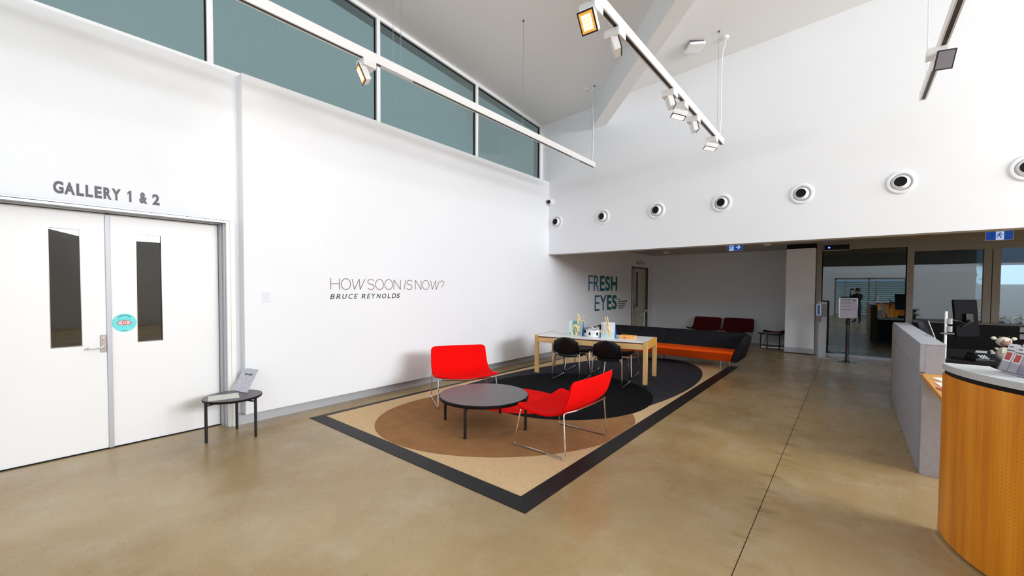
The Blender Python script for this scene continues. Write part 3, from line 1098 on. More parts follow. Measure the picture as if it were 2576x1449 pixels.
TZ = 0.79
tb_ = thing('work_table', 'long oak table with white top on castors, chairs tucked under', 'table', (TC.x, TC.y, RT), TA)
hz = TZ - RT
MB().box(-.985, .985, -.405, .405, hz - .022, hz).build('tabletop', 'white_laminate', tb_, bevel=.002)
b = MB()
for s in (-1, 1):
    b.box(-.94, .94, s * .405 - .0125, s * .405 + .0125, hz - .130, hz - .042)
b.build('long_rail', 'oak_rail', tb_, bevel=.002)
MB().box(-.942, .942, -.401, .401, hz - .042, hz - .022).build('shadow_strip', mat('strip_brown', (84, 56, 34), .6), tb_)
for s in (-1, 1):
    MB().box(s * .9975 - .0125, s * .9975 + .0125, -.365, .365, hz - .125, hz + .001).build('end_rail', mat('oak_end', (206, 150, 62), .45, noise=(9, .1), stretch=(1, .12, 1)), tb_, bevel=.002)
for sx in (-1, 1):
    for sy in (-1, 1):
        l_ = MB().box(sx * .977 - .033, sx * .977 + .033, sy * .388 - .030, sy * .388 + .030, .066, hz + .001).build('leg', 'oak', tb_, bevel=.002)
        w_ = MB().lathe([(.008, -.013), (.028, -.013), (.031, -.007), (.031, .007), (.028, .013), (.008, .013)], 18, Matrix.Translation((sx * .972 + .018, sy * .385, .031)) @ Matrix.Rotation(PI / 2, 4, 'X'))
        w_.tube([(sx * .972, sy * .385, .062), (sx * .972, sy * .385, .055), (sx * .972 + .018, sy * .385, .034)], .007, 8)
        w_.build('castor', 'chrome', l_, smooth=True)


# ------------------------------------------------------------------ stacking chairs on sled frames
def stacking_chair(label, loc, rotz):
    t = thing('stacking_chair', label, 'chair', loc, rotz, 'black stacking chairs at the work table')
    w = .255
    # backrest: rounded shield, bent round the sitter
    nu, nv = 20, 12
    vs_, fs_ = [], []
    for j in range(nv + 1):
        v = j / nv
        hwid = .240 * math.sqrt(max(0.02, 1 - (max(0, v - .30) / .74) ** 2.5)) * (1 - .10 * max(0, (.25 - v) / .25) ** 2)
        for i in range(nu + 1):
            u = -1 + 2 * i / nu
            zb = .50 + .275 * v - .028 * (1 - u * u) * (1 - v) * 1.2 - .02 * u * u * v
            vs_.append((u * hwid, -.235 - .055 * v - .045 * (1 - u * u), zb))
    for j in range(nv):
        for i in range(nu):
            a_ = j * (nu + 1) + i
            fs_.append((a_, a_ + 1, a_ + nu + 2, a_ + nu + 1))
    bk = MB().add(vs_, fs_).build('backrest', 'black_plastic', t, smooth=True, angle=80)
    s_ = bk.modifiers.new('thickness', 'SOLIDIFY')
    s_.thickness, s_.offset = .014, 0
    # seat
    vs_, fs_ = [], []
    for j in range(nv + 1):
        v = -1 + 2 * j / nv
        for i in range(nu + 1):
            u = -1 + 2 * i / nu
            x = u * .225 * (1 - .14 * abs(v) ** 4)
            y = v * .215 * (1 - .10 * abs(u) ** 4) + .01
            vs_.append((x, y, .438 - .016 * (1 - u * u) * (1 - .4 * v) - .025 * max(0, v - .6) / .4))
    for j in range(nv):
        for i in range(nu):
            a_ = j * (nu + 1) + i
            fs_.append((a_, a_ + 1, a_ + nu + 2, a_ + nu + 1))
    se = MB().add(vs_, fs_).build('seat', 'black_plastic', t, smooth=True, angle=80)
    s_ = se.modifiers.new('thickness', 'SOLIDIFY')
    s_.thickness, s_.offset = .018, 0
    for s in (-1, 1):
        MB().tube([(s * (w - .03), .20, .425), (s * w, .27, .012), (s * w, -.29, .012), (s * (w - .012), -.25, .50), (s * (w - .02), -.262, .53)], .0095, 10, round_=.03).build('sled_leg', 'chrome', t, smooth=True)
        MB().tube([(s * (w - .018), -.255, .48), (s * (w - .024), -.272, .58), (s * .21, -.285, .70)], .010, 8, round_=.03).build('back_support', 'black_plastic', t, smooth=True)
        MB().box(s * (w - .04) - .012, s * (w - .04) + .012, -.20, -.255, .425, .47).build('seat_bracket', 'chrome', t, bevel=.004)
    MB().tube([(-w + .03, .18, .41), (w - .03, .18, .41)], .008, 8).build('stretcher', 'chrome', t, smooth=True)
    return t


stacking_chair('black stacking chair with its back to us, nearer the display wall, at the oak table', on_table(-.345, -.255, RT), TA)
stacking_chair('black stacking chair with its back to us, nearer the aisle, at the oak table', on_table(.405, -.335, RT), TA)
stacking_chair('black stacking chair across the oak table, at its display wall end', on_table(-.42, .50, RT), TA + PI)
stacking_chair('black stacking chair across the oak table, at its aisle end', on_table(.365, .475, RT), TA + PI)

# ------------------------------------------------------------------ things on the work table
def ellipsoid_chain(mb, pts, r0, r1, n=8):
    P_ = [Vector(p) for p in pts]
    for i in range(len(P_) - 1):
        a_, b_ = P_[i], P_[i + 1]
        d_ = (b_ - a_)
        M = Matrix.Translation((a_ + b_) / 2) @ zaxis(d_)
        r = r0 + (r1 - r0) * i / max(1, len(P_) - 2)
        mb.ball((0, 0, 0), r, r, d_.length * .54, M, 10)
        mb.ball(a_, r * .62, n=8)
    mb.ball(P_[-1], r1 * .7, n=8)


def mannequin(label, loc, rotz, pose, scale=1.0):
    t = thing('wooden_mannequin', label, 'mannequin', loc, rotz, 'wooden artist mannequins')
    t.scale = (scale,) * 3
    for nm in ('torso', 'head', 'arm', 'arm2', 'leg', 'leg2'):
        if nm not in pose:
            continue
        mb = MB()
        p = pose[nm]
        if nm == 'head':
            mb.ball(p, .021, .022, .027)
        elif nm == 'torso':
            ellipsoid_chain(mb, p, .024, .027)
        else:
            ellipsoid_chain(mb, p, .015 if 'leg' in nm else .012, .010)
            mb.ball(p[-1], .013, .016, .011)
        mb.build(nm.rstrip('2'), 'wood_pale', t, smooth=True)
    return t


def display_stand(label, loc, rotz, w, h, d, art):
    """small folded card stand: sloping picture face, blue triangular sides"""
    t = thing('display_stand', label, 'display stand', loc, rotz, 'folded picture stands on the oak table')
    k = .022
    MB().hexa([(-w / 2, 0, 0), (w / 2, 0, 0), (w / 2, d, 0), (-w / 2, d, 0),
               (-w / 2 + .006, d / 2 - k, h), (w / 2 - .006, d / 2 - k, h), (w / 2 - .006, d / 2 + k, h), (-w / 2 + .006, d / 2 + k, h)]).build('body', 'plastic_blue', t, bevel=.002)
    sl_ = Vector((0, d / 2 - k, h)).normalized()
    M = wall_frame((0, -.001, 0), (1, 0, 0), sl_)
    L_ = math.hypot(d / 2 - k, h)
    MB().box(-w / 2, w / 2, 0, L_, 0, .002, M).build('picture_face', art[0], t)
    for nm, (x0, x1, y0, y1), mt in art[1]:
        MB().box(-w / 2 + x0 * w, -w / 2 + x1 * w, y0 * L_, y1 * L_, .002, .003, M).build(nm, mt, t)
    return t


display_stand('folded picture stand with teal artwork and blue side, nearer the display wall', on_table(-.325, -.15, TZ), TA, .26, .27, .15,
              ('pale_blue_print', [('print_panel', (.26, .62, .05, .98), 'teal_print'), ('print_panel', (.62, .97, .03, .98), 'sage_print'), ('print_panel', (.04, .2, .06, .2), 'sage_print')]))
d2 = display_stand('folded picture stand with a white and pale blue face beside the puzzle tray', on_table(.295, -.20, TZ), TA, .24, .275, .13,
                   ('paper_white', [('print_panel', (.0, 1, .0, .36), 'pale_blue_print'), ('print_panel', (.14, .5, .44, .86), mat('print_grey', (214, 214, 222), .5)), ('print_panel', (.08, .10, .3, 1), 'letter_grey')]))
mannequin('wooden mannequin bending over in front of the teal stand', on_table(-.30, -.25, TZ + .010), TA + .2,
          {'leg': [(-.035, 0, .0), (-.035, 0, .075), (-.03, 0, .15)], 'leg2': [(.03, .01, .0), (.03, .012, .07), (.0, .005, .15)],
           'torso': [(-.015, 0, .15), (.0, -.01, .19), (.04, -.01, .18)], 'head': (.075, -.01, .155), 'arm': [(.035, -.02, .175), (.06, -.03, .13), (.07, -.03, .09)], 'arm2': [(.04, .01, .175), (.075, .0, .12), (.085, .0, .10)]})
mannequin('wooden mannequin perched on top of the teal stand, arm stretched out', on_table(-.28, -.075, TZ + .274), TA,
          {'torso': [(0, 0, .0), (.0, 0, .03), (.01, 0, .055)], 'head': (-.01, -.005, .09), 'arm': [(.02, 0, .06), (.06, -.005, .066), (.10, -.01, .08)],
           'arm2': [(-.02, 0, .055), (-.028, -.01, .02), (-.01, -.02, .012)], 'leg': [(.02, 0, .0), (.07, -.02, .006), (.115, -.03, -.012)], 'leg2': [(-.01, 0, .0), (-.01, -.028, -.01), (-.006, -.045, -.05)]})
mannequin('wooden mannequin upside down against the pale blue stand, legs in the air', on_table(.31, -.245, TZ), TA,
          {'head': (.035, -.01, .085), 'torso': [(.03, 0, .115), (.02, .0, .16), (.0, .005, .205)], 'leg': [(-.008, .0, .22), (-.03, .0, .29), (-.05, .0, .355)],
           'leg2': [(.012, .0, .22), (.005, .0, .295), (-.012, .0, .37)], 'arm': [(.0, -.01, .13), (-.06, -.015, .10), (-.13, -.02, .11)], 'arm2': [(.05, -.01, .12), (.06, -.015, .06), (.01, -.02, .02)]})
bk = thing('round_basket', 'round white cut-out basket full of curled white strips on the oak table', 'basket', on_table(.02, -.12, TZ + .003), TA)
bk.scale = (1.18, 1.18, 1.12)
n_, zz = 48, 0
vs_, fs_ = [], []
for lvl, (r, z) in enumerate([(.108, 0), (.114, .03), (.117, .075), (.119, .112)]):
    for i in range(n_):
        a_ = 2 * PI * i / n_
        vs_.append((r * math.cos(a_), r * math.sin(a_), z + (.007 * math.sin(6 * a_) if lvl == 3 else 0)))
for l_ in range(3):
    for i in range(n_):
        if l_ == 1 and i % 8 in (1, 2):
            continue
        j = (i + 1) % n_
        fs_.append((l_ * n_ + i, l_ * n_ + j, (l_ + 1) * n_ + j, (l_ + 1) * n_ + i))
fs_.append(tuple(range(n_ - 1, -1, -1)))
o = MB().add(vs_, fs_).build('basket_wall', 'white_plastic', bk, smooth=True)
sd = o.modifiers.new('thickness', 'SOLIDIFY')
sd.thickness = .004
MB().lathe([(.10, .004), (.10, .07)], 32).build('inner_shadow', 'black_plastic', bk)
cu = MB()
for k in range(22):
    a_, r = random.uniform(0, 2 * PI), random.uniform(.02, .085)
    p0 = Vector((r * math.cos(a_), r * math.sin(a_), .09))
    p1 = p0 + Vector((random.uniform(-.04, .04), random.uniform(-.04, .04), random.uniform(.03, .06)))
    p2 = p1 + Vector((random.uniform(-.03, .03), random.uniform(-.03, .03), random.uniform(-.03, .025)))
    cu.tube([p0, p1, p2], .0055, 6, round_=.03)
tag(cu.build('curled_strips', 'white_plastic', bk), kind='stuff')
tr = thing('puzzle_tray', 'small pale wooden tray with blocks on the oak table', 'tray', on_table(.60, -.03, TZ), TA + .03)
b = MB()
b.box(-.13, .13, -.10, .10, 0, .008)
tb0 = b.build('base', 'wood_tray', tr)
for a_ in ((-.13, .13, -.10, -.086), (-.13, .13, .086, .10), (-.13, -.116, -.086, .086), (.116, .13, -.086, .086)):
    MB().box(*a_, .008, .050).build('side', 'wood_tray', tr, bevel=.002)
for i in range(5):
    for j in range(3):
        MB().box(-.105 + i * .043, -.068 + i * .043, -.075 + j * .052, -.03 + j * .052, .008, .034).build('block', 'wood_pale' if (i + j) % 3 else 'wood_tray', tr, bevel=.002)
MB().box(-.055, -.005, -.1015, -.099, .012, .028).build('label_plate', 'brochure_red', tr)

# ------------------------------------------------------------------ long sofa at the far end of the rug
so = thing('sofa', 'long charcoal sofa with an orange seat at the end of the rug', 'sofa', (-3.285, 9.30, RT))
so.scale = (.955, 1, 1)
SX = 1.60
def loft(mb, sections, cap=True):
    n = len(sections[0])
    vs_ = [p for s in sections for p in s]
    fs_ = []
    for i in range(len(sections) - 1):
        for k in range(n):
            l = (k + 1) % n
            fs_.append((i * n + k, i * n + l, (i + 1) * n + l, (i + 1) * n + k))
    if cap:
        fs_.append(tuple(range(n - 1, -1, -1)))
        fs_.append(tuple((len(sections) - 1) * n + k for k in range(n)))
    return mb.add(vs_, fs_)


sec = [(-.20, .17), (-.355, .35), (-.345, .375), (-.30, .382), (.16, .385), (.20, .17)]
b = MB()
loft(b, [[(x * 1.0, y, z) if z < .3 else (x * 1.045, y, z) for y, z in sec] for x in (-1.52, 1.52)])
b.build('seat', 'orange_fabric', so, bevel=.012, seg=3)
bsec = [(.10, .17), (.13, .36), (.50, .685), (.56, .70), (.60, .665), (.36, .17)]
for x0, x1, e0, e1 in ((-1.60, -.004, 1, 0), (.004, 1.60, 0, 1)):
    b = MB()
    n_ = 12
    ss = []
    for i in range(n_ + 1):
        x = x0 + (x1 - x0) * i / n_
        ss.append([(x * (1 + .05 * (z - .17) / .5 if (e0 and i == 0) or (e1 and i == n_) else 1), y, z) for y, z in bsec])
    loft(b, ss)
    b.build('back_cushion', 'charcoal_fabric', so, bevel=.014, seg=3)
for s in (-1, 1):
    b = MB()
    asec = lambda y, zt: [(s * 1.545, y, .17), (s * 1.60, y, .385), (s * 1.70, y, zt - .03), (s * 1.735, y, zt), (s * 1.775, y, zt - .05), (s * 1.76, y, .60 * zt + .1), (s * 1.655, y, .17)]
    loft(b, [asec(-.27, .60), asec(-.235, .665), asec(.1, .69), asec(.45, .70), asec(.58, .66)])
    b.build('arm', 'charcoal_fabric', so, bevel=.014, seg=3)
for x, y in ((-1.38, -.16), (1.34, -.22), (-1.38, .35), (1.38, .35), (-.05, -.16), (-.05, .35)):
    MB().lathe([(.014, 0), (.014, .18)], 12, Matrix.Translation((x, y, 0))).build('leg', 'chrome', so, smooth=True)

# ------------------------------------------------------------------ hall furniture
lounge_chair('maroon lounge chair against the hall wall, nearer the gallery door', (-3.62, 14.02, 0), math.radians(174), 'maroon_fabric', 'maroon lounge chairs in the hall')
lounge_chair('maroon lounge chair against the hall wall, middle of the three', (-2.69, 14.05, 0), math.radians(180), 'maroon_fabric', 'maroon lounge chairs in the hall')
lounge_chair('maroon lounge chair half hidden behind the white pier', (-1.70, 14.10, 0), math.radians(97), 'maroon_fabric', 'maroon lounge chairs in the hall')
lc = thing('lectern_sign', 'slim pale information stand with tilted panel by the hall door', 'sign stand', (-5.17, 13.05, 0), math.radians(-64))
MB().box(-.15, .15, -.12, .12, 0, .008).build('base', 'aluminium_matte', lc)
MB().box(-.032, .032, -.012, .012, .008, .86).build('post', 'white_plastic', lc)
MB().box(-.20, .20, -.145, .145, -.006, .006, Matrix.Translation((0, -.02, .88)) @ Matrix.Rotation(math.radians(38), 4, 'X')).build('panel', 'paper_white', lc)
MB().box(-.10, .02, -.05, .06, .006, .007, Matrix.Translation((0, -.02, .88)) @ Matrix.Rotation(math.radians(38), 4, 'X')).build('printed_patch', 'letter_grey', lc)

ss_ = thing('sanitiser_stand', 'white hand sanitiser dispenser on a pale floor stand', 'dispenser', (-.53, 12.50, 0), math.radians(-4))
MB().lathe([(.21, 0), (.21, .012), (.20, .016)], 40, Matrix.Diagonal((1, .78, 1, 1))).build('base', 'aluminium_matte', ss_, smooth=True)
MB().box(-.09, .09, .0, .012, .016, 1.36).build('back_board', mat('stand_grey', (196, 198, 204), .5), ss_)
MB().tube([(-.07, -.012, .016), (-.07, -.012, .9)], .004, 6).build('cord', 'letter_grey', ss_)
dp = MB().box(-.115, -.01, -.10, .0, 1.02, 1.31).build('dispenser_body', 'white_plastic', ss_, bevel=.02, seg=3)
MB().box(-.086, -.038, -.1025, -.0995, 1.05, 1.28).build('level_window', 'plastic_blue', dp, bevel=.002)
MB().box(-.105, -.02, -.10, .0, .86, .872).build('drip_tray', 'acrylic', ss_)
MB().box(-.105, -.02, -.004, .0, .872, 1.02).build('tray_back', 'acrylic', ss_)
MB().box(-.01, .09, -.02, .0, 1.0, 1.30).build('side_panel', mat('panel_grey', (150, 154, 164), .4), ss_, bevel=.004)

ps = thing('sign_stand', 'framed notice on a chrome barrier post before the glass door', 'sign stand', (-.046, 12.17, 0), math.radians(3))
MB().lathe([(.165, 0), (.165, .012), (.05, .026), (.034, .03)], 40).build('base', 'steel_dark', ps, smooth=True)
MB().lathe([(.033, .03), (.033, .90)], 20).build('post', 'steel_dark', ps, smooth=True)
MB().lathe([(.041, .85), (.043, .86), (.043, .955), (.034, .965), (.012, .97), (.012, 1.0)], 20).build('belt_head', 'black_metal', ps, smooth=True)
fr = MB()
for a_ in ((-.168, .168, 1.0, 1.016), (-.168, .168, 1.449, 1.465), (-.168, -.152, 1.016, 1.449), (.152, .168, 1.016, 1.449)):
    fr.box(a_[0], a_[1], -.012, .012, a_[2], a_[3])
fr.build('frame', 'chrome', ps, bevel=.002)
sh = MB().box(-.152, .152, -.004, .004, 1.016, 1.449).build('notice_sheet', mat('sheet_lilac', (206, 200, 222), .6), ps)
tx = MB()
for z, a_, e_ in ((1.425, -.12, .05), (1.37, -.05, .02), (1.345, -.13, .09), (1.32, -.02, .02), (1.28, -.02, .05), (1.265, -.13, .04), (1.20, -.14, .12), (1.185, -.13, .06)):
    y = a_
    while y < e_:
        l_ = random.uniform(.015, .035)
        tx.box(y, min(y + l_, e_), -.0048, -.004, z, z + (.012 if z > 1.4 else .006))
        y += l_ + .007
tag(tx.build('printed_text', 'letter_grey', sh), kind='stuff')
MB().box(.085, .12, -.0048, -.004, 1.395, 1.43).build('printed_mark', 'letter_grey', sh)


# exit signs under the hall ceiling
def running_man(parent, M, m):
    b_ = MB()
    b_.ball((.0, .052, .002), .0105, .0105, .001, M)
    for seg in ([(-.002, .036), (-.012, .006)], [(-.012, .006), (.012, -.012), (.006, -.042)], [(-.012, .006), (-.022, -.018), (-.046, -.022)], [(.0, .034), (.020, .020), (.034, .026)], [(-.002, .034), (-.026, .030), (-.034, .010)]):
        b_.tube([(p[0], p[1], .002) for p in seg], .0065, 6, M=M)
    b_.build('running_figure', m, parent)


def exit_sign(label, x, z, arrow):
    t = thing('exit_sign', label, 'exit sign', (x, 11.0, z))
    w = .155
    MB().box(-w - .008, w + .008, -.012, .012, -.080, .080).build('case', 'white_plastic', t, bevel=.002)
    M = wall_frame((0, -.0125, 0), (1, 0, 0), (0, 0, 1))
    MB().box(-w, w, -.073, .073, 0, .001, M).build('blue_face', 'exit_blue', t)
    cx = -.075 if arrow else .01
    MB().box(cx - .05, cx + .045, -.073, .073, .001, .0016, M).build('door_symbol', 'exit_white', t)
    running_man(t, M @ Matrix.Translation((cx, 0, .001)), 'exit_blue')
    if arrow:
        MB().prism([(.015, -.012), (.07, -.012), (.05, -.045), (.078, -.045), (.118, 0), (.078, .045), (.05, .045), (.07, .012), (.015, .012)], .001, .002, M).build('arrow', 'exit_white', t)
    b_ = MB()
    for s in (-.1, .1):
        b_.tube([(s, 0, .08), (s, 0, 2.82 - z)], .004, 6)
    b_.build('hanger', 'steel', t)


exit_sign('blue running man exit sign with an arrow, over the hall chairs', -2.16, 2.648, True)
exit_sign('blue running man exit sign without arrow, over the glass front', 1.975, 2.612, False)

# small fittings under the hall ceiling
def ceiling_disc(name, label, cat, x, y, z, r, h, m='white_plastic'):
    t = thing(name, label, cat, (x, y, z))
    MB().lathe([(r, 0), (r, -h * .4), (r * .75, -h), (r * .3, -h * 1.05)], 24).build('body', m, t, smooth=True)
    MB().lathe([(r * 1.1, 0), (r * 1.1, -.006)], 24).build('base_ring', m, t)


ceiling_disc('smoke_detector', 'small round detector on the hall ceiling nearest the display wall', 'detector', -4.55, 13.2, 2.82, .09, .06)
ceiling_disc('smoke_detector', 'small round detector on the hall ceiling near the white pier', 'detector', -1.69, 12.4, 2.82, .09, .05)
dl = thing('door_sensor', 'door motion sensor with a blue light above the sliding glass door', 'sensor', (-.30, 13.0, 2.70))
MB().box(-.24, .24, -.0, .05, -.055, .06).build('housing', 'black_plastic', dl, bevel=.006)
MB().box(-.27, .27, .0, .052, -.085, -.06).build('bracket', 'frame_taupe', dl)
MB().ball((-.15, -.004, .0), .022).build('indicator_light', 'sensor_blue', dl, smooth=True)

# ------------------------------------------------------------------ lighting tracks hung on wires
ZB, ZT = 4.07, 4.165


def track(label, x, y0, y1, cables, gaps):
    t = thing('lighting_track', label, 'lighting track', (x, y0, ZB), 0, 'white suspended lighting tracks')
    n = y1 - y0
    b_ = MB()
    b_.box(-.032, .032, 0, n, .012, ZT - ZB)
    b_.box(-.032, -.018, 0, n, 0, .012)
    b_.box(.018, .032, 0, n, 0, .012)
    b_.build('rail', 'white_metal', t)
    MB().box(-.018, .018, .02, n - .02, .004, .012).build('slot', mat('slot_dark', (40, 36, 36), .5), t)
    MB().box(-.034, .034, n, n + .012, -.002, ZT - ZB + .002).build('end_cap', 'white_metal', t, bevel=.002)
    for a_, e_ in gaps:
        MB().box(-.018, .018, a_ - y0, e_ - y0, .001, .006).build('slot_cover', 'aluminium', t)
    for cy, cx, kind in cables:
        zt = zc(x + cx, cy) - ZB
        pts = [(0, cy - y0, ZT - ZB)]
        if kind == 'flex':
            pts += [(.012, cy - y0 + .01, .4), (.004, cy - y0, 1.0), (cx * .4, cy - y0, zt - .25), (cx, cy - y0 + .03, zt - .12), (cx, cy - y0 + .03, zt - .02)]
            MB().tube(pts, .0075, 7, round_=.2).build('power_cable', 'white_plastic', t, smooth=True)
            MB().lathe([(.055, 0), (.05, -.03), (.015, -.045)], 20, Matrix.Translation((cx, cy - y0 + .03, zt))).build('ceiling_rose', 'white_plastic', t, smooth=True)
        else:
            pts += [(cx, cy - y0, zt)]
            MB().tube(pts, .0028, 6).build('suspension_wire', 'aluminium', t)
            MB().lathe([(.012, 0), (.012, -.02)], 10, Matrix.Translation((cx, cy - y0, zt))).build('ceiling_anchor', 'steel_dark', t)
    return t


track('suspended white lighting track along the display wall', -4.03, -3.0, 7.46, [(2.78, 0, 'wire'), (2.88, .03, 'wire'), (5.15, 0, 'wire'), (7.40, 0, 'flex'), (7.36, .05, 'wire')], [(2.62, 3.05), (6.6, 6.9)])
track('suspended white lighting track with a cluster of spotlights, middle of the room', -1.73, -3.0, 7.62, [(3.3, 0, 'wire'), (7.48, .05, 'flex'), (7.30, 0, 'wire')], [(5.20, 5.40)])
track('suspended white lighting track on the reception side', .65, -3.0, 7.40, [(4.2, 0, 'wire'), (7.17, -.02, 'flex')], [(4.4, 4.9)])


def spotlight(label, x, y, aim, lit, hx=-.055, power=0, boxw=.15, cone=150):
    """gear box on the track with a flat square lamp head hinged below it"""
    t = thing('track_spotlight', label, 'spotlight', (x, y, ZB), 0, 'flat square track spotlights')
    MB().box(-.115, .036, -boxw / 2, boxw / 2, -.075, -.001).build('gear_box', 'white_metal', t, bevel=.003)
    a_ = Vector(aim).normalized()
    c_ = Vector((hx, 0, -.115)) + a_ * .02
    M = Matrix.Translation(c_) @ zaxis(a_)
    MB().box(-.072, .072, -.088, .088, -.032, .030, M).build('lamp_head', 'white_metal', t, bevel=.004)
    MB().box(-.074, .074, -.090, .090, .030, .037, M).build('bezel', 'black_metal', t)
    MB().tube([(hx, -.03, -.075), (hx, -.03, -.11)], .010, 8).build('hinge', 'white_metal', t)
    pan = MB().box(-.062, .062, -.078, .078, .0365, .0385, M).build('reflector', {0: 'led_off', 1: 'led_soft', 2: mat('reflector_amber', (214, 158, 84), .4, emit=((230, 160, 70), .7))}[lit], t)
    if lit == 2:
        for i in range(4):
            for j in range(3):
                MB().box(-.042 + j * .030, -.018 + j * .030, -.058 + i * .030, -.034 + i * .030, .0385, .040, M).build('led', 'led_warm', pan)
    if power:
        d = bpy.data.lights.new('spot_beam', 'SPOT')
        d.energy, d.color, d.spot_size, d.spot_blend, d.shadow_soft_size = power, (1.0, .91, .80), math.radians(cone), 1.0, .07
        o = bpy.data.objects.new('spot_beam', d)
        COL.objects.link(o)
        o.parent = t
        p = c_ + a_ * .06
        o.matrix_local = Matrix.Translation(p) @ zaxis(-a_)
    return t


spotlight('lit spotlight on the display wall track, turned to the wall', -4.03, 2.47, (-.30, -.85, -.42), 2, power=6)
spotlight('glowing amber spotlight at the top of the middle track', -1.73, 3.20, (.05, -.72, -.62), 2, power=40)
spotlight('spotlight with its edge down, second on the middle track', -1.73, 3.66, (.75, .35, .25), 0)
spotlight('spotlight with its edge down, third on the middle track', -1.73, 5.17, (.72, .45, .25), 0)
spotlight('spotlight facing down, fourth on the middle track', -1.73, 5.60, (-.25, -.15, -.9), 1)
spotlight('spotlight with its edge down, fifth on the middle track', -1.73, 6.16, (.72, .45, .22), 0)
spotlight('spotlight facing down at the end of the middle track', -1.73, 7.16, (-.2, -.12, -.95), 1)
spotlight('unlit spotlight on the reception side track', .65, 5.95, (.25, -.80, -.38), 0, hx=0)
# further heads of the same tracks, above and behind the camera
spotlight('lit spotlight on the display wall track above the doors, out over our heads', -4.03, .62, (-.42, .82, -.40), 2, power=30, cone=95)
spotlight('lit spotlight on the display wall track behind the photographer', -4.03, -1.6, (-.8, .3, -.5), 1)

# ------------------------------------------------------------------ ceiling access point, dome camera and round air nozzles
ap = thing('access_point', 'white rounded square wireless unit on the raked ceiling', 'access point', (-2.125, 7.38, zc(-2.125, 7.38)), math.radians(38))
ap.rotation_euler = (math.radians(-4), math.radians(-3.5), math.radians(38))
MB().box(-.135, .135, -.135, .135, -.075, -.028).build('housing', 'white_plastic', ap, bevel=.022, seg=4)
MB().box(-.11, .11, -.11, .11, -.028, .012).build('mount', 'letter_grey', ap)
sd_ = thing('sprinkler_rose', 'small round white ceiling rose beside the diagonal beam', 'ceiling rose', (-4.145, 7.36, zc(-4.145, 7.36)))
MB().lathe([(.05, .004), (.048, -.02), (.012, -.03)], 20).build('body', 'white_plastic', sd_, smooth=True)
MB().tube([(0, 0, -.03), (.01, .01, -.05)], .004, 6).build('pin', 'steel_dark', sd_)
dc = thing('security_camera', 'small white turret camera high in the corner by the display wall', 'camera', (-5.425, 8.034, 3.65))
dc.scale = (1.3, 1.3, 1.3)
M = Matrix.Rotation(PI / 2, 4, 'X')
MB().lathe([(.062, 0), (.062, .025), (.05, .04)], 28, M).build('base', 'white_plastic', dc, smooth=True)
dv = Vector((.25, -.9, -.2)).normalized()
M2 = Matrix.Translation((-.008, -.055, 0)) @ zaxis(dv)
MB().ball((0, 0, 0), .052, M=M2, n=20).build('ball', 'white_plastic', dc, smooth=True)
MB().lathe([(.034, .040), (.034, .050), (.030, .052)], 24, M2).build('lens', 'screen_dark', dc, smooth=True)


def air_nozzle(label, x, z=3.178, aim=(-.13, -1, .07)):
    t = thing('air_nozzle', label, 'air vent', (x, 8.034, z), 0, 'round white air nozzles in the bulkhead')
    Mx = Matrix.Rotation(PI / 2, 4, 'X')
    MB().lathe([(.165, .0), (.165, .006), (.150, .020), (.128, .022), (.116, .010), (.112, -.02)], 48, Mx).build('outer_ring', 'white_plastic', t, smooth=True, angle=25)
    MB().lathe([(.112, .0), (.112, .004)], 40, Mx).build('throat', 'aluminium_matte', t)
    a_ = Vector(aim).normalized()
    Mb = Matrix.Translation((0, .03, 0)) @ zaxis(a_)
    pr = [(.104 * math.sin(t_), .104 * math.cos(t_)) for t_ in [math.radians(110 - k * 67 / 10) for k in range(11)]]
    MB().lathe(pr + [(.070, .077), (.066, .02)], 40, Mb).build('eyeball', 'white_plastic', t, smooth=True, angle=25)
    MB().lathe([(.071, .066), (.071, .0745), (.001, .068)], 32, Mb).build('opening', 'black_gap', t)
    return t


for k, (x, lb) in enumerate([(-5.286, 'first round white air nozzle, in the corner under the camera'), (-4.119, 'second round white air nozzle from the display wall corner'), (-2.964, 'third round white air nozzle from the display wall corner'),
                             (-1.804, 'fourth round white air nozzle from the display wall corner'), (-.642, 'fifth round white air nozzle from the display wall corner'), (.512, 'sixth round white air nozzle from the display wall corner'), (1.66, 'last round white air nozzle, cut by the picture edge')]):
    air_nozzle(lb, x)

# ------------------------------------------------------------------ reception desk
dk_conc = thing('concrete_counter', 'tall grey concrete slab counter between the aisle and the black worktop', 'counter', (.5, 4.03, 0))
dk_curve = thing('curved_counter', 'curved orange perforated plywood counter with a pale concrete top', 'counter', (.5, 4.03, 0))
dk_staff = thing('staff_desk', 'black staff worktop behind the concrete counter', 'desk', (.5, 4.03, 0))
dk = dk_conc
X0, Y0 = .5, 4.03


def dbox(name, m, x0, x1, y0, y1, z0, z1, bevel=.003):
    return MB().box(x0 - X0, x1 - X0, y0 - Y0, y1 - Y0, z0, z1).build(name, m, dk, bevel=bevel)


g_ = .003
ys = [5.275, 6.33, 7.39, 8.45]
for i in range(3):
    dbox('concrete_panel', 'concrete', .497, .53, ys[i] + g_ * (i > 0), ys[i + 1] - g_, .905, 1.168)
    dbox('concrete_panel', 'concrete', .497, .53, ys[i] + g_ * (i > 0), ys[i + 1] - g_, .004, .899)
dbox('core', 'concrete', .53, .66, 5.275, 8.45, 0, 1.160)
dbox('top_slab', 'concrete', .499, .668, 5.273, 8.452, 1.160, 1.170)
dk = thing('shelf_unit', 'timber writing shelf on a concrete upstand between the two counters', 'shelf', (.5, 4.03, 0))
dbox('lower_wall', 'concrete', .508, .95, 5.17, 5.272, 0, .866)
dk_shelf, dk = dk, dk_conc
dbox('timber_end', mat('timber_end', (176, 122, 52), .5, noise=(9, .1), stretch=(1, 1, .1)), .50, .66, 8.452, 8.62, 0, 1.13)
dk = dk_shelf
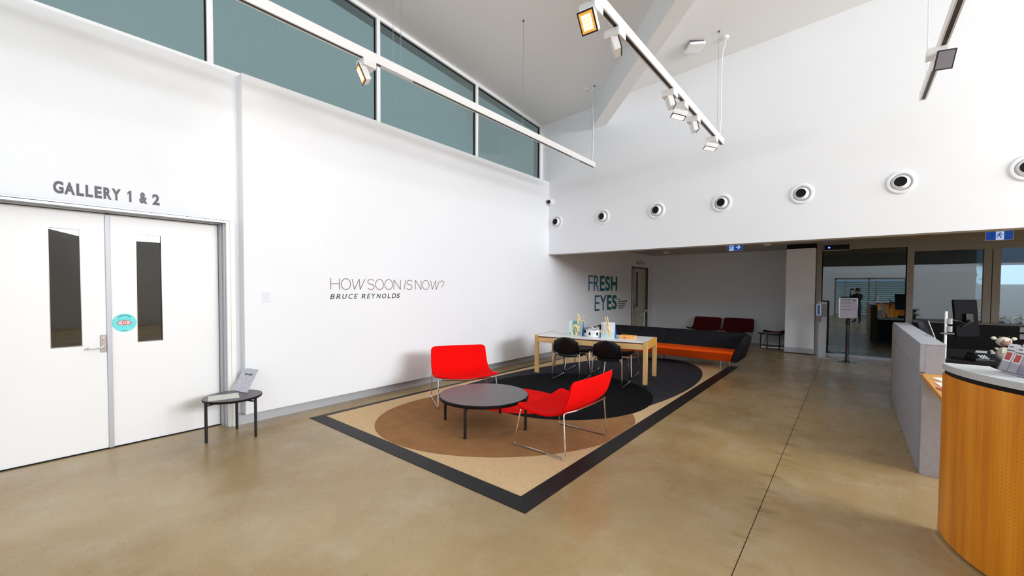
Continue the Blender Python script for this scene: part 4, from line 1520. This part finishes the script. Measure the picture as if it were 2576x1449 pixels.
dbox('timber_shelf', mat('timber_shelf', (214, 152, 72), .45, noise=(9, .12), stretch=(1, .12, 1)), .508, .95, 4.09, 5.272, .868, .900)
dk = dk_staff
dbox('worktop', 'dark_laminate', .672, 4.2, 7.78, 9.35, .715, .745)
dbox('modesty_panel', 'dark_laminate', .672, 4.2, 8.0, 8.03, .0, .715)
# curved front
dk = dk_curve
CX, CY, R_ = .495 + .95 - X0, 4.03 - Y0, .95


def arc_panel(name, m, r0, r1, z0, z1, a0, a1, n=48, uv=False):
    vs_, fs_ = [], []
    for i in range(n + 1):
        a_ = math.radians(a0 + (a1 - a0) * i / n)
        c_, s_ = math.cos(a_), math.sin(a_)
        for r, z in ((r0, z0), (r1, z0), (r1, z1), (r0, z1)):
            vs_.append((CX + r * c_, CY + r * s_, z))
    for i in range(n):
        for k in range(4):
            l = (k + 1) % 4
            fs_.append((i * 4 + k, i * 4 + l, (i + 1) * 4 + l, (i + 1) * 4 + k))
    fs_ += [(3, 2, 1, 0), (n * 4, n * 4 + 1, n * 4 + 2, n * 4 + 3)]
    o_ = MB().add(vs_, fs_).build(name, m, dk, smooth=True, angle=40)
    if uv:
        me = o_.data
        lay = me.uv_layers.new(name='UVMap')
        for lp in me.loops:
            v = me.vertices[lp.vertex_index].co
            a_ = math.degrees(math.atan2(v.y - CY, v.x - CX)) % 360
            lay.data[lp.index].uv = (math.radians(a_ - 180) * R_, v.z)
    return o_


arc_panel('curved_panel', 'perforated_plywood', R_ - .022, R_, .022, 1.098, 180, 285, uv=True)
arc_panel('plinth', 'black_gap', R_ - .06, R_ - .03, 0, .022, 180, 285)
arc_panel('shadow_gap', 'black_gap', R_ - .03, R_ - .008, 1.098, 1.126, 180, 285)
arc_panel('counter_top', 'concrete_top', R_ - .21, R_ + .004, 1.126, 1.166, 180, 285)
dbox('panel_edge', mat('edge_pale', (196, 168, 128), .5), .494, .522, 4.031, 4.040, .01, 1.10, .0)

# leaflets on the timber shelf
for nm, lb, mt, x, y, r in (('leaflet', 'white and blue leaflet on the timber shelf, nearest the concrete', 'paper_white', .62, 4.98, .3), ('leaflet', 'white leaflet standing up on the timber shelf', 'paper_white', .60, 4.72, .1), ('leaflet', 'brown leaflet on the timber shelf, nearest the plywood', 'brochure_red', .585, 4.48, .2)):
    lf_ = thing(nm, lb, 'leaflet', (x, y, .900), r, 'leaflets on the timber shelf')
    MB().box(-.05, .05, -.075, .075, 0, .006).build('booklet', mt, lf_)
    MB().box(-.03, .045, -.07, -.03, .006, .0065).build('print', 'plastic_blue' if 'blue' in lb else 'letter_grey', lf_)
hb = thing('small_badge', 'small clear clip left on the concrete desk top', 'clip', (.645, 6.15, 1.170), .2)
MB().box(-.02, .02, -.05, .05, 0, .008).build('body', 'acrylic', hb)
MB().box(-.012, .012, .02, .045, .008, .014).build('clasp', 'aluminium', hb)

# screens and clutter behind the counter
mo = thing('monitor', 'black computer monitor seen from behind over the reception desk', 'monitor', (1.22, 8.30, .745), math.radians(40))
Tm = Matrix.Translation((0, 0, .53)) @ Matrix.Rotation(math.radians(-6), 4, 'X')
MB().box(-.16, .16, -.012, .022, -.255, .255, Tm).build('screen_case', mat('monitor_case', (20, 19, 22), .6, spec=0.05, bump=(120, .1)), mo, bevel=.006)
MB().box(-.15, .15, .022, .024, -.245, .245, Tm).build('screen', 'screen_dark', mo)
MB().box(-.05, .05, -.05, -.012, -.06, .06, Tm).build('mount_plate', 'black_plastic', mo, bevel=.004)
b = MB().tube([(-.03, -.06, .50), (-.10, -.12, .47), (-.17, -.10, .42)], .018, 8, round_=.03)
b.build('arm', 'black_plastic', mo)
MB().lathe([(.10, 0), (.10, .012), (.03, .02)], 24, Matrix.Translation((-.17, -.10, 0))).build('base', 'black_plastic', mo)
po = thing('monitor_pole', 'white and silver clamp pole beside the black monitor', 'pole', (.985, 7.93, .745))
MB().lathe([(.014, 0), (.014, .63)], 14).build('pole', 'white_metal', po, smooth=True)
for z in (.36, .46):
    MB().lathe([(.030, z), (.030, z + .075)], 18, Matrix.Translation((.035, 0, 0))).build('collar', 'aluminium', po, smooth=True)
MB().box(-.05, .08, -.03, .03, .325, .345).build('bracket', mat('bracket_grey', (104, 104, 104), .4), po, bevel=.003)
MB().tube([(.035, 0, .52), (.12, .06, .50), (.20, .16, .46)], .014, 8, round_=.03).build('arm', 'black_plastic', po)
sc2 = thing('tablet_screen', 'thin tilted black screen with a silver edge behind the concrete counter', 'screen', (.92, 8.05, .745), math.radians(14))
T2 = Matrix.Rotation(math.radians(-18), 4, 'Y')
MB().box(-.006, .006, -.16, .16, .16, .52, T2).build('panel', 'screen_dark', sc2, bevel=.002)
MB().box(.006, .012, -.165, -.150, .16, .52, T2).build('edge', 'white_metal', sc2)
MB().box(-.012, .012, -.03, .03, .012, .17, T2).build('stem', 'black_plastic', sc2)
MB().box(-.06, .08, -.08, .08, 0, .014).build('foot', 'black_plastic', sc2, bevel=.003)
ht = thing('desk_telephone', 'dark desk telephone with silver keys on the black worktop', 'telephone', (1.30, 7.95, .745), math.radians(25))
MB().hexa([(-.10, -.09, 0), (.10, -.09, 0), (.10, .09, 0), (-.10, .09, 0), (-.10, -.09, .03), (.10, -.09, .03), (.10, .09, .07), (-.10, .09, .07)]).build('body', 'black_plastic', ht, bevel=.006)
MB().tube([(-.07, -.08, .055), (-.07, 0, .085), (-.07, .08, .09)], .018, 8, round_=.05).build('handset', 'black_plastic', ht, smooth=True)
for i in range(3):
    for j in range(3):
        MB().box(-.01 + i * .03, .01 + i * .03, -.05 + j * .03, -.03 + j * .03, .034 + j * .013, .047 + j * .013).build('key', 'aluminium', ht)
pp = thing('desk_paper', 'white sheet of paper lying on the black worktop', 'paper', (1.75, 9.08, .745), math.radians(-12))
MB().box(-.30, .34, -.16, .14, 0, .004).build('sheet', 'paper_white', pp)
for k, (z, lb) in enumerate(((.86, 'small white note pinned to the black low wall, upper'), (.72, 'small white note pinned to the black low wall, lower'))):
    nt_ = thing('pinned_note', lb, 'note', (2.74, 12.998, z))
    MB().box(-.08, .25, -.003, 0, -.05, .05).build('sheet', 'paper_print', nt_)
    MB().ball((.02, -.005, .04), .008).build('pin', 'aluminium', nt_)

# plush toy
ty = thing('plush_toy', 'small cream plush animal with striped arm and floppy ears behind the leaflet holder', 'toy', (1.535, 8.14, .752), math.radians(15))
MB().ball((0, 0, .085), .07, .06, .09).build('body', 'toy_cream', ty, smooth=True)
hd_ = MB().ball((0, 0, .245), .075, .065, .062).build('head', 'toy_cream', ty, smooth=True)
MB().ball((0, -.045, .225), .055, .04, .036).build('muzzle', 'toy_brown', hd_, smooth=True)
for s in (-1, 1):
    MB().ball((s * .095, 0, .285), .028, .016, .022).build('ear', 'toy_cream', hd_, smooth=True)
    MB().ball((s * .03, -.062, .262), .007).build('eye', 'black_plastic', hd_, smooth=True)
    MB().ball((s * .045, .0, .305), .012, .012, .02).build('horn', 'black_plastic', hd_, smooth=True)
    ellipsoid_chain_mb = MB()
    for k in range(4):
        MB().ball((s * (.07 + .022 * k), -.01, .15 - .018 * k), .017, .02, .017).build('arm_stripe', 'toy_cream' if k % 2 == 0 else 'black_plastic', ty, smooth=True)
MB().box(-.045, .045, -.066, -.058, .10, .16).build('tag_card', mat('toy_tag', (190, 196, 168), .6), ty)

# leaflet holder on the curved counter
HL, HR = (.735, 3.715, 1.166), math.radians(-72)
lh = thing('leaflet_holder', 'clear stepped leaflet holder full of printed leaflets on the curved counter', 'leaflet holder', HL, HR)
TL = Matrix.Translation((0, .0, .004)) @ Matrix.Rotation(math.radians(-17), 4, 'X')
PW = .072
for row in range(2):
    y, zb, hgt = row * .058, .006 + row * .055, (.175, .215)[row]
    MB().box(-.112, .112, y + .020, y + .0225, zb, zb + hgt, TL).build('back_sheet', 'acrylic', lh)
    MB().box(-.112, .112, y - .0105, y - .0085, zb, zb + .06, TL).build('front_sheet', 'acrylic', lh)
    for x in (-.112, -.0385, .035, .1095):
        MB().box(x, x + .0025, y - .0085, y + .020, zb, zb + .12, TL).build('divider', 'acrylic', lh)
MB().box(-.112, .112, -.012, .13, 0, .004).build('base', 'acrylic', lh)
k = 0
for row in range(2):
    for c_ in range(3):
        y, zb, x = row * .058, .010 + row * .055, -.107 + c_ * .0742
        hgt = (.165, .155, .185, .185, .195, .215)[k]
        lf_ = thing('leaflet', ['white leaflet with red square, front row at the far end of the holder', 'white leaflet with orange square, front row middle of the holder', 'white leaflet with mauve square, front row near end of the holder', 'white leaflet, back row at the far end of the holder', 'white leaflet, back row middle of the holder', 'tall lilac leaflet with a bright red square, back row of the holder'][k],
                    'leaflet', HL, HR, 'leaflets in the clear holder')
        MB().box(x, x + .066, y - .004, y + .010, zb, zb + hgt, TL).build('booklet', 'paper_white' if k not in (2, 5) else 'brochure_lilac', lf_)
        MB().box(x + .001, x + .065, y - .0052, y - .004, zb + hgt * .80, zb + hgt, TL).build('header_band', 'paper_white', lf_)
        MB().box(x + .003, x + .063, y - .0052, y - .004, zb + hgt * .74, zb + hgt * .77, TL).build('rule', 'letter_black', lf_)
        MB().box(x + .012, x + .054, y - .0052, y - .004, zb + hgt * .40, zb + hgt * .68, TL).build('picture', 'brochure_red' if k != 2 else 'letter_brown', lf_)
        MB().box(x + .014, x + .044, y - .0058, y - .0052, zb + hgt * .87, zb + hgt * .91, TL).build('heading', 'letter_grey', lf_)
        k += 1

# ------------------------------------------------------------------ garden side, through the glass
def leafy(name, label, loc, n, spread, h, m, lw=.05):
    t = thing(name, label, 'plant', loc)
    MB().tube([(0, 0, 0), (.02, 0, h * .5), (0, .02, h)], .008, 6).build('stem', 'leaf_dark', t)
    for k in range(n):
        a_ = random.uniform(0, 2 * PI)
        z = random.uniform(.15, 1) * h
        r = random.uniform(.3, 1) * spread
        d_ = Vector((math.cos(a_), math.sin(a_), random.uniform(-.2, .5))).normalized()
        M = Matrix.Translation((d_.x * r * .45, d_.y * r * .45, z)) @ zaxis(d_)
        MB().add([(0, 0, 0), (lw * .6, .012, lw * 1.0), (0, 0, lw * 2.6), (-lw * .6, .012, lw * 1.0), (0, -.004, lw * 1.1)], [(0, 1, 4), (1, 2, 4), (2, 3, 4), (3, 0, 4)], M).build('leaf', m, t)
    return t


leafy('potted_plant', 'leafy green plant behind the glass on the ledge side', (2.66, 13.75, .802), 46, .34, .26, 'leaf_green')
leafy('climbing_plant', 'hanging green creeper leaves against the sky behind the glass', (2.27, 14.6, 1.62), 14, .22, .75, 'leaf_dark', .045)
lb_ = thing('planter_bench', 'dark bench with white slats under the garden plants', 'bench', (3.0, 13.75, 0))
MB().box(-.75, 1.5, -.22, .22, .70, .80).build('top', mat('bench_dark', (34, 38, 44), .6), lb_)
for z in (.86, .97, 1.08):
    MB().box(-.75, 1.5, .40, .44, z, z + .035).build('rail', 'outdoor_white', lb_)
for x in (-.7, .3, 1.4):
    MB().box(x, x + .06, .44, .50, 0, 1.15).build('upright', mat('bench_dark2', (40, 42, 48), .6), lb_)
vb = thing('garden_bag', 'lime green bag with a white label seen through the glass', 'bag', (2.47, 14.9, 1.02))
MB().lathe([(.13, 0), (.15, .08), (.15, .26), (.11, .34), (.12, .42), (.02, .44)], 20).build('body', 'lime', vb, smooth=True)
MB().box(-.05, .05, -.156, -.15, .05, .2).build('label', 'paper_white', vb)
MB().lathe([(.155, .25), (.158, .27), (.155, .29)], 20).build('band', mat('lime_dark', (120, 170, 40), .5), vb)
MB().box(-.3, .3, -.2, .2, -1.02, -.001).build('plinth', mat('plinth_dark', (30, 36, 44), .7), vb)
gp = thing('notice_board', 'white board standing before the garden wall', 'board', (3.02, 16.2, 0))
MB().box(-.36, .36, -.03, .03, 1.05, 1.77).build('board', 'outdoor_white', gp)
for s in (-.3, .3):
    MB().box(s - .02, s + .02, -.02, .02, 0, 1.05).build('post', 'black_metal', gp)
gr = thing('poster_rack', 'dark slatted rack with posters behind the glass', 'rack', (3.62, 15.4, 0))
for k in range(7):
    MB().box(-.25, .5, -.02, .02, .95 + k * .12, 1.03 + k * .12).build('slat', mat('rack_dark', (48, 52, 62), .5), gr)
MB().box(-.17, .3, -.03, -.021, 1.30, 1.58).build('poster', 'paper_print', gr)
MB().box(-.22, .28, -.03, -.021, .94, 1.2).build('poster', 'paper_white', gr)
for s in (-.2, .45):
    MB().box(s - .02, s + .02, .02, .05, 0, 1.8).build('post', 'black_metal', gr)

# ------------------------------------------------------------------ the photographer, mirrored in the glass door
ph_dir = Vector((fwd.x, fwd.y, 0)).normalized()
ph_loc = Vector((0, 0, 0)) - ph_dir * .40
ph_rot = math.atan2(ph_dir.y, ph_dir.x) - PI / 2
bones = {'pelvis': ((0, 0, .95), .14), 'waist': ((0, .01, 1.10), .125), 'chest': ((0, 0, 1.32), .145), 'neck': ((0, .01, 1.46), .06), 'chin': ((0, .03, 1.54), .075), 'brow': ((0, .03, 1.63), .088), 'crown': ((0, .02, 1.68), .06)}
links = [('pelvis', 'waist'), ('waist', 'chest'), ('chest', 'neck'), ('neck', 'chin'), ('chin', 'brow'), ('brow', 'crown')]
for s, k in ((-1, 'a'), (1, 'b')):
    bones.update({'hip' + k: ((s * .10, 0, .88), .10), 'knee' + k: ((s * .115, .02, .49), .065), 'ankle' + k: ((s * .12, -.02, .09), .045), 'toe' + k: ((s * .14, .13, .04), .038),
                  'shoulder' + k: ((s * .18, 0, 1.40), .07), 'elbow' + k: ((s * .25, .10, 1.17), .048), 'wrist' + k: ((s * .135, .30, 1.555), .030), 'palm' + k: ((s * .105, .335, 1.60), .032)})
    links += [('pelvis', 'hip' + k), ('hip' + k, 'knee' + k), ('knee' + k, 'ankle' + k), ('ankle' + k, 'toe' + k), ('chest', 'shoulder' + k), ('shoulder' + k, 'elbow' + k), ('elbow' + k, 'wrist' + k), ('wrist' + k, 'palm' + k)]
    for f_ in range(4):
        bones['knuckle%d%s' % (f_, k)] = ((s * (.10 - .004 * f_), .352 - .006 * f_, 1.645 + .014 * f_ - .02), .011)
        bones['tip%d%s' % (f_, k)] = ((s * (.062 - .003 * f_), .342, 1.648 + .014 * f_ - .02), .009)
        links += [('palm' + k, 'knuckle%d%s' % (f_, k)), ('knuckle%d%s' % (f_, k), 'tip%d%s' % (f_, k))]
    bones['thumb' + k] = ((s * .078, .325, 1.612), .010)
    links += [('palm' + k, 'thumb' + k)]
ids = {n: i for i, n in enumerate(bones)}
me = bpy.data.meshes.new('person')
me.from_pydata([bones[n][0] for n in bones], [(ids[a_], ids[b_]) for a_, b_ in links], [])
tmp = bpy.data.objects.new('person_skeleton', me)
COL.objects.link(tmp)
sk = tmp.modifiers.new('skin', 'SKIN')
if not me.skin_vertices:
    bpy.context.view_layer.objects.active = tmp
for n, i in ids.items():
    me.skin_vertices[0].data[i].radius = (bones[n][1], bones[n][1] * (.72 if n in ('pelvis', 'waist', 'chest') else 1))
me.skin_vertices[0].data[0].use_root = True
sb = tmp.modifiers.new('smooth', 'SUBSURF')
sb.levels = sb.render_levels = 2
dg = bpy.context.evaluated_depsgraph_get()
pm = bpy.data.meshes.new_from_object(tmp.evaluated_get(dg))
bpy.data.objects.remove(tmp)
pm.materials.clear()
for k in ('cloth_dark', 'cloth_jeans', 'skin', 'black_plastic'):
    pm.materials.append(MATS[k])
for p in pm.polygons:
    p.use_smooth = True
    c = p.center
    p.material_index = 2 if c.z > 1.475 and (abs(c.x) < .11 or c.y > .26) else 3 if c.z < .10 else 1 if c.z < .95 else 0
pm.name = 'person'
person = thing('person', 'person in dark top taking the photograph, mirrored in the glass door', 'person', ph_loc, ph_rot)
bd = bpy.data.objects.new('body', pm)
COL.objects.link(bd)
bd.parent = person
MB().lathe([(.001, .105), (.05, .098), (.085, .06), (.098, 0), (.094, -.06), (.085, -.09)], 24, Matrix.Translation((0, .005, 1.645)) @ Matrix.Rotation(math.radians(14), 4, 'X')).build('hair', 'hair_dark', person, smooth=True)
for s_ in (-1, 1):
    MB().ball((s_ * .034, .112, 1.605), .011, .008, .007).build('eye', 'black_plastic', person, smooth=True)
MB().ball((0, .122, 1.578), .012, .016, .018).build('nose', 'skin', person, smooth=True)
MB().ball((0, .108, 1.545), .024, .008, .006).build('mouth', 'brochure_red', person, smooth=True)
phn = thing('phone', 'dark phone held up in both hands by the photographer', 'phone', Vector((0, 0, EYE)) - ph_dir * .045, ph_rot)
MB().box(-.078, .078, -.004, .004, -.037, .037).build('case', 'black_plastic', phn, bevel=.003)
MB().box(-.072, .072, -.0052, -.004, -.033, .033).build('screen', 'screen_dark', phn)
